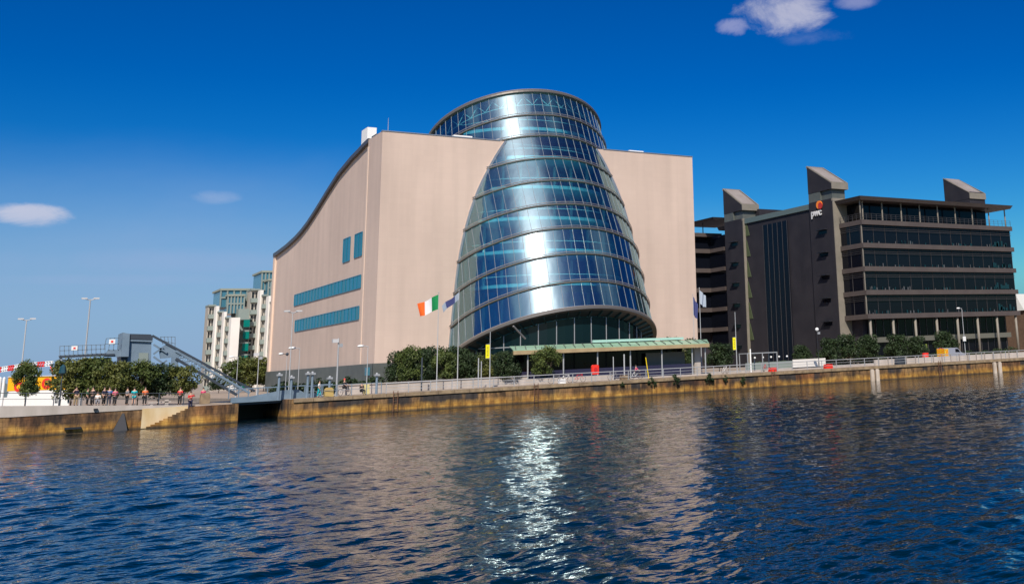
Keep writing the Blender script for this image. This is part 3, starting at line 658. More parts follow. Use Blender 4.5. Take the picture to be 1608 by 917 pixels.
mb=MB(); mb.box(124.7,127,155.12,176.8,28.501,29.5); mb.build('link_parapet',mat('teal_grey_parapet',(.09,.13,.13),.6),P_)
mb=MB(); mb.box(128,140,176,184,29,31.6); mb.build('plant_room',M['pwc'],P_)
for z in [5.2+4.15*i for i in range(6)]:
    mb=MB(); mb.hexa([(124.9,175.5,z),(124.99,175.5,z),(124.99,176.8,z),(124.9,176.8,z),(124.9,176.6,z+3.3),(124.99,176.6,z+3.3),(124.99,176.8,z+3.3),(124.9,176.8,z+3.3)]); mb.build('green_wedge',mat('olive_wedge',(.06,.08,.035),.6),P_)  # olive wedges narrowing upwards, one per storey of the link wall
# small rear tower on the right
YR=150.0
a_=AY(1481,281,YR+7); b_=AY(1521,303,YR); c_=AY(1545,303,YR)
xw_=a_.x; zt_=a_.z; zl_=b_.z; xe_=xw_+(c_.x-b_.x)
mb=MB(); mb.box(xw_,xe_,YR,YR+7,28.95,zl_-1.2); mb.build('rear_tower_shaft',M['pwc'],P_)
mb=MB(); mb.prism([(YR-.1,zl_-1.19),(YR+7,zl_-1.19),(YR+7,zt_),(YR-.1,zl_)],'x',xw_-.05,xe_+.05); mb.build('rear_tower_cap',M['pwc'],P_)
mb=MB(); mb.prism([(YR+.3,zl_+.12),(YR+6.8,zt_-.02),(YR+6.8,zt_+.08),(YR+.3,zl_+.22)],'x',xw_+.35,xe_-.35); mb.build('rear_tower_louvre',M['louvre'],P_)
mb=MB(); mb.box(xw_-.1,xe_+.1,YR-.25,YR-.11,zl_-1.2,zl_+.05)
for xx in (xw_-.1,xe_-.1): mb.prism([(YR-.1,zl_+.01),(YR+7,zt_+.01),(YR+7,zt_+.15),(YR-.1,zl_+.15)],'x',xx,xx+.2)
mb.build('rear_tower_edge',M['pwcl'],P_)
# sign
yc=153.0; zc=27.2
pL=AX(1287,322,124.3); 
mb=MB()
def disc(mb,cy,cz,ry,rz,x0,x1,n=20): mb.prism([(cy+ry*math.cos(2*math.pi*i/n),cz+rz*math.sin(2*math.pi*i/n)) for i in range(n)],'x',x0,x1)
disc(mb,pL.y,pL.z,.8,.75,124.1,124.33); sg=mb.build('sign_emblem',mat('orange_sign',(.85,.22,.02),.4),P_)
mb=MB(); disc(mb,pL.y-.45,pL.z-.2,.62,.62,124.02,124.098); mb.build('emblem_overlay',mat('deep_red_sign',(.45,.03,.02),.4),sg)
cu=bpy.data.curves.new('t','FONT'); cu.body='pwc'; cu.size=1.85; cu.extrude=.08; cu.offset=.05; cu.align_x='CENTER'
to=bpy.data.objects.new('t',cu); col.objects.link(to); bpy.context.view_layer.update()
me=bpy.data.meshes.new_from_object(to.evaluated_get(bpy.context.evaluated_depsgraph_get())); bpy.data.objects.remove(to)
me.materials.clear(); me.materials.append(mat('sign_white',(.6,.6,.6),.5))
pT=AX(1282,339,124.2)
o=bpy.data.objects.new('sign_letters',me); col.objects.link(o); o.parent=P_; o.rotation_euler=(R(90),0,R(-90)); o.location=Vector((124.2,pT.y,pT.z))-P_.location
# ------------------------------------------------------------------ balconied block behind
K=thing('balconied_office_block','dark block with stone balcony bands between the pink hall and the dark tower','building',(120,190,0))
Yb=AX(1116,450,X0).y
mb=MB(); mb.box(X0+.6,140,186,Yb+30,0,27.5); mb.box(X0-9,X0+.5,Yb+1.5,Yb+30,0,27.4); mb.build('core',M['inner'],K)
for i,z in enumerate(slz):
    mb=MB(); mb.box(X0-9,X0+.45,Yb-.3,Yb+1.45,z-.62,z+.25); mb.box(X0-.1,X0+.59,186,Yb-.302,z-.6,z+.2); mb.build('balcony_band',M['slab'],K)
mb=MB(); mb.box(X0-9,X0+.4,Yb+.6,Yb+.7,8,27); mb.box(X0+.3,X0+.4,186,Yb+.5,4,27); mb.build('glazing',M['dglass'],K)
mb=MB()
for x in (X0-4.6,): mb.tube([(x,Yb+.1,8),(x,Yb+.1,27)],.14,8)
mb.split('column',M['pole'],K)
mb=MB(); mb.box(X0-9,X0+3,Yb-.5,Yb+20,27.5,28.3); mb.build('roof_slab',M['slab'],K)
mb=MB(); mb.hexa([(X0-2.2,186,30.5),(X0+6,186,30.5),(X0+6,198,30.5),(X0-2.2,198,30.5),(X0-2.8,185.7,31.0),(X0+6,185.7,31.0),(X0+6,199,31.0),(X0-2.8,199,31.0)]); mb.tube([(X0-.6,193,28.3),(X0-.6,193,30.5)],.12,6); mb.build('roof_terrace_canopy',M['trim'],K)
# brown building at the right edge
q=AY(1601,466,160)
mb=MB(); mb.box(q.x+1,q.x+40,160,190,0,9.2); D_=thing('brown_warehouse','low brown building with pale grey roof at the right edge beyond the offices','building',(q.x+10,165,0)); mb.build('wall',mat('brown_brick',(.09,.055,.035),.9,var=(.13,.08,.05),scale=1.5),D_)
mb=MB(); mb.hexa([(q.x+.5,159.5,9.2),(q.x+40,159.5,9.2),(q.x+40,190,9.2),(q.x+.5,190,9.2),(q.x+2,163,13),(q.x+40,163,13),(q.x+40,186,13),(q.x+2,186,13)]); mb.build('roof',mat('pale_sheet_roof',(.5,.5,.47),.6),D_)
# ------------------------------------------------------------------ apartments far left
def apartments():
    Yp=300.0
    A=thing('apartment_building','pale stepped apartment tower with white fins and green balconies, left of the pink hall','building',(AY(380,600,Yp).x,Yp,0))
    def X(px,Y=Yp): return AY(px,560,Y).x
    def Z(px,py,Y=Yp): return AY(px,py,Y).z
    H=3.0
    def bay(pxa,pxb,top,Y):
        """window bay between two pixels columns, south facing, stacked storeys"""
        xa_,xb_=X(pxa,Y),X(pxb,Y); zt=Z((pxa+pxb)/2,top,Y)
        mb=MB(); mb.box(xa_,xb_,Y+.5,Y+5,0,zt); mb.build('bay_wall',M['aptwarm'],A)
        n=int(zt/H); mw=MB(); mbal=MB()
        for i in range(n):
            z=zt-(i+1)*H
            mw.box(xa_+.25,(xa_+xb_)/2-.2,Y+.42,Y+.498,z+.5,z+2.5); mw.box((xa_+xb_)/2+.2,xb_-.25,Y+.42,Y+.498,z+.5,z+2.5)
            mbal.box(xa_-.05,xb_+.05,Y-.5,Y+.41,z-.15,z+.95)
        mw.split('window',M['aptwin'],A); mbal.split('balcony',M['aptgrey'],A)
        mb=MB(); mb.box(xa_-.1,xb_+.1,Y-.4,Y+5,zt,zt+.4); mb.build('parapet',M['aptgrey'],A)
    def fin(pxa,pxb,top,Y,d=12):
        mb=MB(); mb.box(X(pxa,Y),X(pxb,Y),Y-1.0,Y+d,0,Z((pxa+pxb)/2,top,Y)); mb.build('white_fin_wall',M['aptwall'],A)
    bay(322.5,333,481,310); fin(333.2,338,481,308); bay(338.2,346,491,306); fin(346.2,350.5,490,304); bay(350.7,358,500,302); fin(358.2,372,499,300,10)
    # green balconies
    xa_,xb_=X(370,306),X(389,306)
    mb=MB(); mb.box(xa_,xb_,306,316,0,Z(380,485,306)); mb.build('recess_wall',M['aptgrey'],A)
    zt=Z(380,500,303)
    for i in range(8):
        z=zt-i*H; mb=MB(); mb.prism([(xa_,303.4),(xa_+.8,302.2),(xb_-.8,302.2),(xb_,303.4),(xb_,306),(xa_,306)],'z',z-.35,z); b_=mb.build('balcony_slab',M['aptgrey'],A)
        mb=MB(); mb.box(xa_+.7,xb_-.7,302.25,302.32,z-2.2,z-.36); mb.build('green_screen',M['aptgreen'],b_)
    bay(388.5,401,456,305); fin(401.2,406.5,456,303); bay(406.7,415,465,301); fin(415.2,420,465,299); bay(420.2,430,476,297); fin(430.2,436,474,295)
    # penthouses
    def pent(pa,pb,t,b,Y):
        x0_,x1_,z1_,z0_=X(pa,Y),X(pb,Y),Z((pa+pb)/2,t,Y),Z((pa+pb)/2,b,Y)
        mb=MB(); mb.box(x0_+.2,x1_,Y+.2,Y+12,z0_,z1_-.5); g=mb.build('penthouse_glass',M['aptblue'],A)
        mb=MB(); n=5
        for i in range(n+1): x=x0_+(x1_-x0_)*i/n; mb.box(x-.18,x+.18,Y-.05,Y+.19,z0_,z1_-.5)
        mb.box(x0_,x1_,Y-.06,Y+.18,(z0_+z1_)/2-.2,(z0_+z1_)/2+.2); mb.build('frame',M['aptgrey'],g)
        mb=MB(); mb.box(x0_-.2,x1_+.2,Y-.2,Y+12,z1_-.49,z1_); mb.build('penthouse_roof',mat('olive_grey_roof',(.25,.27,.22),.7),g)
    pent(340,392,453,482,312); pent(352,378,462,492,309); pent(404,432,425,456,308); pent(415,436,438,466,303)
apartments()
# ------------------------------------------------------------------ vegetation
def make_tree(seed,h,cw,leaf='leaf',name='tree',trunk_h=.35,nl=3600,ls=.17,clumps=44,fl=1.0):
    rn=random.Random(seed); t=thing(name,'-','tree')
    mb=MB(); th=h*trunk_h; top=h*.8
    mb.tube([(0,0,-.05),(.03,.02,th*.5),(-.03,.03,th),(.05,-.02,top)],[.045*h*.5,.036*h*.5,.03*h*.5,.01*h*.5],7)
    C_=[]
    cz=(th+h)/2+.1*h*0; rz=(h-th)/2
    for i in range(clumps):
        a=rn.uniform(0,6.283); q=rn.random()**.5*.95; zz=rn.uniform(-.85,.85); k=math.sqrt(max(.03,1-zz*zz*(1.05 if zz>0 else .6)))
        c=Vector((math.cos(a)*q*cw/2*k,math.sin(a)*q*cw/2*k,cz+zz*rz)); C_.append((c,rn.choice([.07,.12,.17,.21])*cw*rn.uniform(.8,1.15)))
        if i%2==0: mb.tube([(0,0,th*.8+rn.random()*.3*(c.z-th*.8)),c*.55+Vector((0,0,(th)*.25)),c],[.02*h*.5,.014*h*.5,.006*h*.5],5)
    mb.build('trunk',M['bark'],t,smooth=True)
    g=np.random.default_rng(seed); vs=[]; fs=[]
    tot=sum(r for _,r in C_)
    for c,r in C_:
        n=int(nl*r/tot); d=g.normal(size=(n,3)); d/=np.linalg.norm(d,axis=1)[:,None]; rad=r*(.55+.55*g.random(n))[:,None]
        p=np.array(c)+d*rad*np.array([1,1,.8*fl])+g.normal(size=(n,3))*.09*r**.5
        u=g.normal(size=(n,3)); u/=np.linalg.norm(u,axis=1)[:,None]; w=np.cross(u,d+g.normal(size=(n,3))*.6); w/=np.linalg.norm(w,axis=1)[:,None]
        s=(ls*(.6+.8*g.random(n)))[:,None]
        q=np.stack([p-u*s,p+w*s*.5,p+u*s,p-w*s*.5],1).reshape(-1,3)
        o=len(vs); vs+=q.tolist(); fs+=[(o+4*i,o+4*i+1,o+4*i+2,o+4*i+3) for i in range(n)]
    m_=MB(); m_.v=vs; m_.f=fs; m_.m=[0]*len(fs); m_.build('crown',M[leaf],t,fix=False)
    return t
def place(o,label,loc,rz,sc,first,group=None):
    if first: o['label']=label; o.location=loc; o.rotation_euler.z=rz; o.scale=(sc,)*3; r=o
    else: r=dup(o,loc,label,rz,sc)
    if group: r['group']=group
    return r
T1=make_tree(1,4.6,4.4,'leaf',trunk_h=.28,nl=5200,ls=.15); T2=make_tree(2,4.6,4.2,'leafy',trunk_h=.28,nl=5200,ls=.15); T3=make_tree(3,4.4,4.0,'leafd',trunk_h=.22,nl=5200,ls=.16)
usd=set()
def tree_at(T,px,toppy,Y,label,group,w=1.0,z0=0):
    p=AY(px,toppy,Y); base={id(T1):4.6,id(T2):4.6,id(T3):4.4}[id(T)]
    s=.95*(p.z-z0)/base; s=max(s,.2)
    r=place(T,label,Vector((p.x,Y,z0)),random.uniform(0,6.2),s,id(T) not in usd,group); usd.add(id(T)); r.scale=(s*w,s*w,s); return r
random.seed(8)
gL='trees on the west quay in front of the lift bridge'
tree_at(T1,46,568,117,'lone leafy tree in front of the yellow panelled trailer',gL,.62,.6)
for px,tp,T,l in [(118,562,T2,'leafy tree beside the dark lantern post, leftmost of the quay row'),(150,563,T1,'dark green tree second from the left in the row under the gantry'),(186,567,T2,'yellow green tree under the left end of the grey bridge cabin'),
      (221,568,T1,'round green tree directly under the grey bridge cabin'),(253,570,T3,'dark tree under the steel gusset plate of the bridge'),(285,574,T2,'olive tree at the right end of the quay row by the sloping arms')]:
    tree_at(T,px,tp,118+random.uniform(-1,1.2),l,gL,.95,.15)
gH='trees in front of the pink hall'
for k,(px,tp,l,w) in enumerate([(627,551,'leftmost small tree against the pink hall beside the dark plinth',.8),(644,545,'taller tree second from the hall corner plinth',.75),(661,549,'dark tree directly behind the dark post',.75),(678,543,'dense dark tree just left of the flagpole foot',.85),(700,550,'low dark tree between the two flagpoles',.8),(716,543,'dark tree at the left foot of the glass drum',.85),(740,553,'wide dark tree under the left end of the lowest drum ring',.9)]):
    tree_at((T3,T1,T3,T3,T1,T3,T3)[k],px,tp,132+random.uniform(-3,1.5),l,gH,w)
tree_at(T2,767,556,131,'shaded tree behind the left yellow banner','trees in front of the pink hall',1.0)
tree_at(T3,795,550,119,'small round tree just left of the canopy end',gH,.9)
tree_at(T1,856,546,116.5,'small bushy tree standing before the canopy fascia',gH,.95)
tree_at(T2,1053,529,136,'clipped wide tree showing above the right part of the canopy',gH,.8); tree_at(T3,1082,531,137,'thin tree above the canopy beside the hall right edge',gH,.6)
tree_at(T3,1128,538,133,'dark tree just beyond the right end of the canopy',gH,1.1)
gP='trees in front of the office block'
for px,tp,T,l in [(1258,541,T3,'low dark tree left of the ball lamp before the dark tower'),(1300,530,T3,'dark tree right of the ball lamp before the dark tower'),(1330,524,T3,'tree at the foot of the office corner column'),(1362,525,T3,'tree before the second office column'),(1405,524,T3,'wide dark tree between second and third office columns'),(1440,527,T3,'tree just behind the red bin'),(1482,519,T3,'dark tree directly behind the parked van')]:
    tree_at(T,px,tp,133+random.uniform(-1,1),l,gP,.95)
gA='trees below the apartments'
for px,tp,T,l in [(374,563,T1,'green tree below the large white apartment wall'),(398,560,T2,'green tree below the apartment balconies'),(416,572,T1,'low tree beside the left end of the pink hall')]:
    tree_at(T,px,tp,214,l,gA,1.1)
tree_at(T3,345,590,230,'far small tree seen through the sloping bridge arms',gA,1.3)
# shrubs growing out of the quay wall
S1=make_tree(21,1.5,1.3,'leafd',name='wall_shrub',trunk_h=.1,nl=900,ls=.10,clumps=12); S1['category']='shrub'
f1=True
for px,py,s,l in [(1024,607,.95,'green shrub growing from the wall, below the yellow post'),(1060,604,1.05,'largest shrub growing from the wall below the canopy right half'),(1115,601,1.0,'shrub on the wall under the canopy right end'),(1140,598,.7,'small shrub on the wall left of the right yellow banner'),(1168,601,.75,'small shrub on the wall right of the right yellow banner'),(978,606,.5,'tiny weed tuft high on the wall left of the yellow post')]:
    # intersect with the wall face
    r=ROT@_d(px,py); X=40.0
    for _ in range(20): t=(qy(X)-.15)/r.y; X=r.x*t
    P=CAM+r*t
    place(S1,l,Vector((P.x,P.y+.12,P.z-.2)),random.uniform(0,6),s*.8,f1,'shrubs growing on the quay wall'); f1=False
gLd='iron ladders on the quay wall'
for px,l in [(622,'rusty iron ladder on the quay wall below the hall corner trees'),(842,'rusty iron ladder on the quay wall below the small round canopy tree'),(1215,'rusty iron ladder on the quay wall below the shelter'),(1478,'rusty iron ladder on the quay wall below the van')]:
    r=ROT@_d(px,600); X=60.0
    for _ in range(20): t=(qy(X)-.2)/r.y; X=r.x*t
    y=qy(X)-.16; mb=MB()
    for q in (-.22,.22): mb.box(X+q-.03,X+q+.03,y-.06,y-.01,-1.75,.25)
    for k in range(7): mb.box(X-.2,X+.2,y-.05,y-.02,-1.55+k*.26,-1.51+k*.26)
    solo0=mb.build('wall_ladder',M['rust']); solo0['label']=l; solo0['category']='ladder'; solo0['group']=gLd
# hedges
def hedge(name,label,x0,x1,y0,y1,z0,z1,leaf,n,seed):
    g=np.random.default_rng(seed); q=g.random((n,3)); 
    p=np.stack([x0+(x1-x0)*q[:,0],y0+(y1-y0)*q[:,1],z0+(z1-z0)*q[:,2]*(.72+.28*np.sin(q[:,0]*37+seed)*np.cos(q[:,0]*61))],-1)
    d=g.normal(size=(n,3)); d/=np.linalg.norm(d,axis=1)[:,None]; w=np.cross(d,g.normal(size=(n,3))); w/=np.linalg.norm(w,axis=1)[:,None]; s=.16
    v=np.stack([p-d*s,p+w*s*.6,p+d*s,p-w*s*.6],1).reshape(-1,3).tolist()
    m_=MB(); m_.v=v; m_.f=[(4*i,4*i+1,4*i+2,4*i+3) for i in range(n)]; m_.m=[0]*n
    o=m_.build(name,M[leaf],fix=False); o['label']=label; o['category']='hedge'
xa=AY(430,600,128).x; xb=AY(620,600,128).x
hedge('hedge','low dark hedge along the foot of the pink hall west wall',xa,xa+12,128,130,0,1.9,'leafd',5200,5)
hedge('hedge','long low hedge below the trees of the office block',AY(1190,560,134).x,AY(1600,545,134).x,134,135.5,0,1.5,'leafd',6000,6)
# ------------------------------------------------------------------ distant things on the left
random.seed(5)
mb=MB()
xs_=np.linspace(-160,60,90); prev=None; poly=[(-170,0)]
for x in xs_: poly.append((float(x),2.5+2.2*abs(math.sin(x*.21))+1.5*math.sin(x*.05+1)+random.uniform(-.4,.4)))
poly.append((70,0)); mb.prism(poly,'y',520,540); o=struct(mb.build('hills',mat('far_treeline',(.10,.14,.16),.9,var=(.14,.17,.17),scale=.1))) 
# ------------------------------------------------------------------ rails
def rail_run(name,label,path,h,sp,post_r,mat_,rails,grp=None,ins=.6):
    path=[Vector(p) for p in path]; T=thing(name,label,'railing',path[0])
    seg=[]; 
    for a,b in zip(path[:-1],path[1:]):
        a=Vector(a); b=Vector(b); n=max(1,round((b-a).length/sp))
        for i in range(n): seg.append(a.lerp(b,i/n))
    seg.append(Vector(path[-1]))
    proto=None
    for p in seg:
        if proto is None:
            mb=MB(); mb.box(p.x-post_r,p.x+post_r,p.y-post_r,p.y+post_r,p.z,p.z+h); proto=mb.build('post',mat_,T)
            p0=p.copy()
        else:
            c=proto.copy(); col.objects.link(c); c.parent=T; c.location=p-p0
    for rh,rr in rails:
        mb=MB(); mb.tube([(p.x,p.y,p.z+rh) for p in path],rr,6); mb.build('rail',mat_,T)
    return T
rail_run('quay_railing','long silver railing along the right hand quay edge',[(x,qy(x)+1.3,.02) for x in (34,60,90,120,160)],1.0,2.2,.035,M['pole'],[(1.0,.05),(.66,.025),(.35,.025)])
rail_run('pier_railing','dark thin railing along the top of the west pier',[(x,113.3,pz(x)-.02) for x in (-12,0,8,16)],1.05,2.0,.035,M['steeld'],[(1.05,.03),(.55,.02)])
rail_run('lock_railing','grey railing on the quay corner right of the lock gap',[(26.5,qy(26.5)+1.2,.02),(33.5,qy(33.5)+1.2,.02)],1.1,1.4,.03,M['steel'],[(1.1,.03),(.6,.02)])
# bridge approach wall (pale)
def solo(mb,name,mats,label,cat,group=None,**k):
    o=mb.build(name,mats,**k); o['label']=label; o['category']=cat
    if group: o['group']=group
    return o
mb=MB(); mb.box(31,52,118.5,118.9,.01,.95); mb.box(31,52,118.4,119,.951,1.05); solo(mb,'approach_wall',M['concrete'],'pale low wall behind the left end of the silver railing','wall')
mb=MB(); mb.box(50,62,116.2,116.5,.01,.62); solo(mb,'planter_wall',M['concrete'],'pale low planter wall below the trees left of the drum','wall')
PW=thing('parapet_wall','long pale low wall with upright pales behind the railing in front of the offices','wall',(90,qy(90)+4,0))
mb=MB(); mb.hexa([(96,qy(96)+4,0.01),(175,qy(175)+4,.01),(175,qy(175)+4.3,.01),(96,qy(96)+4.3,.01),(96,qy(96)+4,.75),(175,qy(175)+4,.75),(175,qy(175)+4.3,.75),(96,qy(96)+4.3,.75)]); mb.build('wall_panel',M['concrete'],PW)
mb0=None
for i in range(52):
    x=96.5+i*1.5; y=qy(x)+3.95
    if mb0 is None: mb=MB(); mb.box(x-.05,x+.05,y-.05,y+.05,0,.95); mb0=mb.build('pale',M['louvre'],PW); q0=Vector((x,y,0))
    else: c=mb0.copy(); col.objects.link(c); c.parent=PW; c.location=Vector((x,y,0))-q0
mb=MB(); mb.box(AY(1245,560,122).x,AY(1296,560,122).x,122,122.15,.15,1.25); solo(mb,'hoarding',M['aptwall'],'plain white hoarding panel left of the ball lamp','hoarding')
mb=MB(); mb.box(AY(1172,560,124).x,AY(1244,560,124).x,124,124.3,0.01,1.1); solo(mb,'garden_wall',M['aptgrey'],'low grey wall between the right yellow banner and the white hoarding','wall')
# ------------------------------------------------------------------ lamps, poles
def lamp(px,py,Y,kind,label,name='street_lamp',r=.08,m='polew',z0=0.0,cat='street lamp'):
    p=AY(px,py,Y); T=thing(name,label,cat,(p.x,Y,z0)); h=p.z; x=p.x
    mb=MB(); mb.tube([(x,Y,z0),(x,Y,z0+.8),(x,Y,z0+.81),(x,Y,h)],[r*1.3,r*1.3,r*.75,r*.5],8); mb.build('pole',M[m],T,smooth=False)
    if kind=='twin':
        mb=MB(); mb.tube([(x-.5,Y,h+.05),(x,Y,h-.1),(x+.5,Y,h+.05)],.05,6); mb.build('bracket',M[m],T)
        for s in(-1,1): mb=MB(); mb.box(x+s*.3,x+s*.85,Y-.15,Y+.15,h+.02,h+.17); mb.build('lamp_head',M['lhead'],T)
    if kind=='single':
        mb=MB(); mb.tube([(x,Y,h-.1),(x-.3,Y,h),(x-.7,Y,h)],.04,6); mb.build('bracket',M[m],T)
        mb=MB(); mb.sphere((x-.75,Y,h),.3,1.2,.7,.45); mb.build('lamp_head',M['white'],T,smooth=True)
    if kind=='ball':
        mb=MB(); mb.sphere((x,Y,h+.15),.26); mb.build('globe',M['white'],T,smooth=True)
        mb=MB(); mb.box(x+.08,x+.45,Y-.1,Y+.1,h-.5,h-.2); mb.build('sensor_box',M['pole'],T)
    if kind=='darkball':
        mb=MB(); mb.tube([(x,Y,h),(x-.55,Y,h+.05)],.03,6); mb.sphere((x,Y,h),.16); mb.build('bracket',M['steeld'],T)
        mb=MB(); mb.sphere((x-.6,Y,h+.05),.2,1.2,.8,.6); mb.build('lamp_head',M['white'],T,smooth=True)
    if kind=='box':
        mb=MB(); mb.box(x-.6,x-.02,Y-.2,Y+.2,h-.45,h-.08); mb.build('lamp_head',M['lhead'],T)
        mb=MB(); mb.box(x+.05,x+.4,Y-.14,Y+.14,h-.9,h-.55); mb.build('sensor_box',M['pole'],T)
    if kind=='lantern':
        mb=MB(); mb.tube([(x,Y,h-.9),(x,Y,h-.75),(x,Y,h-.2),(x,Y,h)],[.12,.3,.22,.03],6); mb.build('lantern',mat('dark_teal_lantern',(.01,.05,.07),.4),T)
    return T
lamp(460,490,117,'twin','tall twin headed pale lamp post in front of the lower blue window strip',r=.07)
lamp(471,546,118,'single','slender pale lamp post just right of the twin headed one',r=.05)
lamp(451,556,119,'darkball','short lamp post with a dark ball joint, left of the twin headed post',r=.045)
lamp(532,531,116,'box','thick grey post with square floodlight and grey side box on the quay corner',r=.13,m='pole')
lamp(578,543,117,'single','pale curved lamp post before the corner of the pink hall',r=.06)
lamp(142,470,142,'twin','very tall twin headed mast lamp rising behind the quay trees',r=.13,m='pole')
lamp(42,502,150,'twin','tall mast lamp at the far left behind the yellow trailer',r=.11)
lamp(99.5,572,115,'lantern','dark heritage lantern post beside the gantry leg on the pier',r=.07,m='steeld',z0=.3)
lamp(374,560,150,'single','plain lamp post behind the lift bridge below the apartments',r=.06)
lamp(407,553,150,'box','lamp post with square head left of the pink hall end',r=.07)
lamp(1283,519,118,'ball','white ball lamp on a dark post before the taller dark tower',r=.06,m='black')
lamp(1510,484,118,'single','tall slender street lamp right of the parked van',r=.07)
mbx=MB(); p=AY(1514,532,117.8); mbx.box(p.x-.3,p.x+.3,117.7,117.8,p.z-.35,p.z+.35); solo(mbx,'pole_sign',M['white'],'small white sign fixed halfway up the slender lamp beside the van','sign')
def post(px,py,Y,label,r=.05,m='pole',cat='post',name='metal_post',z0=0,dx=0):
    p=AY(px,py,Y); mb=MB(); mb.tube([(p.x+dx,Y,z0),(p.x,Y,p.z-.03),(p.x,Y,p.z)],[r,r,r*.3],8); return solo(mb,name,M[m],label,cat)
post(751.6,562,115.5,'taller of two plain pale posts left of the left yellow banner',.07)
post(756,567,116.2,'shorter plain post just right of the taller plain post before the drum',.06)
post(663,561,116,'dark post in front of the trees between the hall corner and flagpole',.08,'steeld')
post(963,560,115.3,'thin white post before the canopy right of the red sign',.05,'polew'); post(980,556,114.6,'thick pale post carrying nothing at the canopy middle',.08,'polew')
post(1014,561,113.6,'thin yellow pole leaning beside the quay railing',.05,'yellow',dx=.35)
post(1178,548,113,'white post in front of the shelter frame',.09,'white')
gB='bridge gate posts'
for px,py,l in [(439,587,'stout grey bridge post farthest left by the lock gap'),(458,591,'short wide grey bridge post below the twin headed lamp'),(484,585,'grey bridge post, left one of the close pair'),(491,585,'grey bridge post, right one of the close pair'),(518,592,'small grey post left of the thick floodlight post'),(592,587,'capped grey post at the start of the silver railing')]:
    p=AY(px,py,115); T=thing('gate_post',l,'post',(p.x,115,0),gB)
    mb=MB(); mb.tube([(p.x,115,0),(p.x,115,p.z-.2)],[.13,.11],8); mb.build('shaft',M['steel'],T)
    mb=MB(); mb.box(p.x-.24,p.x+.24,114.76,115.24,p.z-.2,p.z-.02); mb.sphere((p.x,115,p.z),.13); mb.build('cap',M['pole'],T)
# flags
def flag(px,py,Y,label,pts_w,pts_h,mats,dirx,droop,name='flagpole',ph=0):
    p=AY(px,py,Y); T=thing(name,label,'flagpole',(p.x,Y,0))
    mb=MB(); mb.tube([(p.x,Y,0),(p.x,Y,p.z)],[.06,.03],8); mb.sphere((p.x,Y,p.z+.05),.07); mb.build('pole',M['polew'],T)
    n=24; k=8; vs=[]; fs=[]; mi=[]
    for i in range(n+1):
        u=i/n
        for j in range(k+1):
            v=j/k; x=p.x+dirx*u*pts_w*(1-.12*u*v); y=Y+.16*math.sin(u*9+v*1.3+ph)*(.3+u); z=p.z-.15-v*pts_h*(1-.15*u)-droop*u+.10*math.sin(u*8+ph)*u
            vs.append((x,y,z))
    for i in range(n):
        for j in range(k): fs.append((i*(k+1)+j,i*(k+1)+j+1,(i+1)*(k+1)+j+1,(i+1)*(k+1)+j)); mi.append(min(len(mats)-1,int(i/n*len(mats))))
    m_=MB(); m_.v=vs; m_.f=fs; m_.m=mi
    m_.build('flag_cloth',[M[q] for q in mats],T,fix=False,smooth=True)
    return T
M['f_green']=mat('flag_green',(.0,.22,.06),.7); M['f_white']=mat('flag_white',(.75,.75,.75),.7); M['f_orange']=mat('flag_orange',(.85,.13,.01),.7); M['f_blue']=mat('flag_blue',(.04,.05,.16),.7); M['f_pale']=mat('flag_pale',(.30,.35,.42),.7)
flag(689,460,116,'pole flying a green, white and orange flag before the pink wall',2.3,1.6,['f_green','f_white','f_orange'],-1,1.1)
flag(721,457,117,'pole flying a twisted blue and white flag at the left edge of the drum',2.0,.8,['f_pale','f_blue','f_blue','f_pale'],-1,1.5,ph=1.7)
flag(1098,453,124,'pole with a pale blue flag at the right edge of the pink hall',1.0,1.9,['f_pale'],1,.9,ph=.6)
flag(1088,463,127,'pole with a limp dark flag at the right edge of the pink hall',.7,2.6,['f_blue'],1,1.2,ph=2.6)
# banners
for px,py,Y,l in [(770,521,114.5,'post with a tall yellow banner before the underside of the drum'),(1154,490,114.2,'tall thin post with a yellow banner before the dark tower')]:
    p=AY(px,py,Y); T=thing('banner_post',l,'banner',(p.x,Y,0)); mb=MB(); mb.tube([(p.x,Y,0),(p.x,Y,p.z)],[.07,.04],8); mb.build('pole',M['pole'],T)
    zt=AY(px,541 if px<900 else 530,Y).z; zb=AY(px,562 if px<900 else 549,Y).z
    mb=MB(); mb.box(p.x-.5,p.x-.06,Y-.02,Y+.02,zb,zt); b=mb.build('banner_cloth',M['canvas'],T)
    mb=MB()
    for q in range(5): zz=zt-.25-q*(zt-zb-.4)/5; mb.box(p.x-.38+.05*(q%2),p.x-.2,Y-.03,Y-.021,zz-.12,zz)
    mb.build('banner_print',mat('banner_print',(.30,.28,.02),.7),b)
    mb=MB(); mb.tube([(p.x-.5,Y,zt+.03),(p.x,Y,zt+.03)],.02,5); mb.tube([(p.x-.5,Y,zb-.03),(p.x,Y,zb-.03)],.02,5); mb.build('banner_arm',M['pole'],T)
# red sign on the railing, red bin
p=AY(934,580,112.5); T=thing('life_buoy_box','bright red life buoy housing on a post behind the railing below the canopy','life buoy box',(p.x,112.5,0))
mb=MB(); mb.prism([(p.x-.42,p.z-.55),(p.x+.42,p.z-.55),(p.x+.42,p.z+.4),(p.x+.3,p.z+.52),(p.x-.3,p.z+.52),(p.x-.42,p.z+.4)],'y',112.3,112.6); mb.build('housing',M['red'],T)
mb=MB(); disc_pts=[(p.x+.24*math.cos(a*.5236),p.z+.24*math.sin(a*.5236)) for a in range(12)]; mb.prism(disc_pts,'y',112.26,112.298); mb.build('emblem',mat('red_darker',(.5,.02,.02),.4),T)
mb=MB(); mb.tube([(p.x,112.45,0),(p.x,112.45,p.z-.55)],.05,6); mb.build('post',M['pole'],T)
p=AY(1453,556,118); T=thing('litter_bin','red bin left of the parked van','bin',(p.x,118,0))
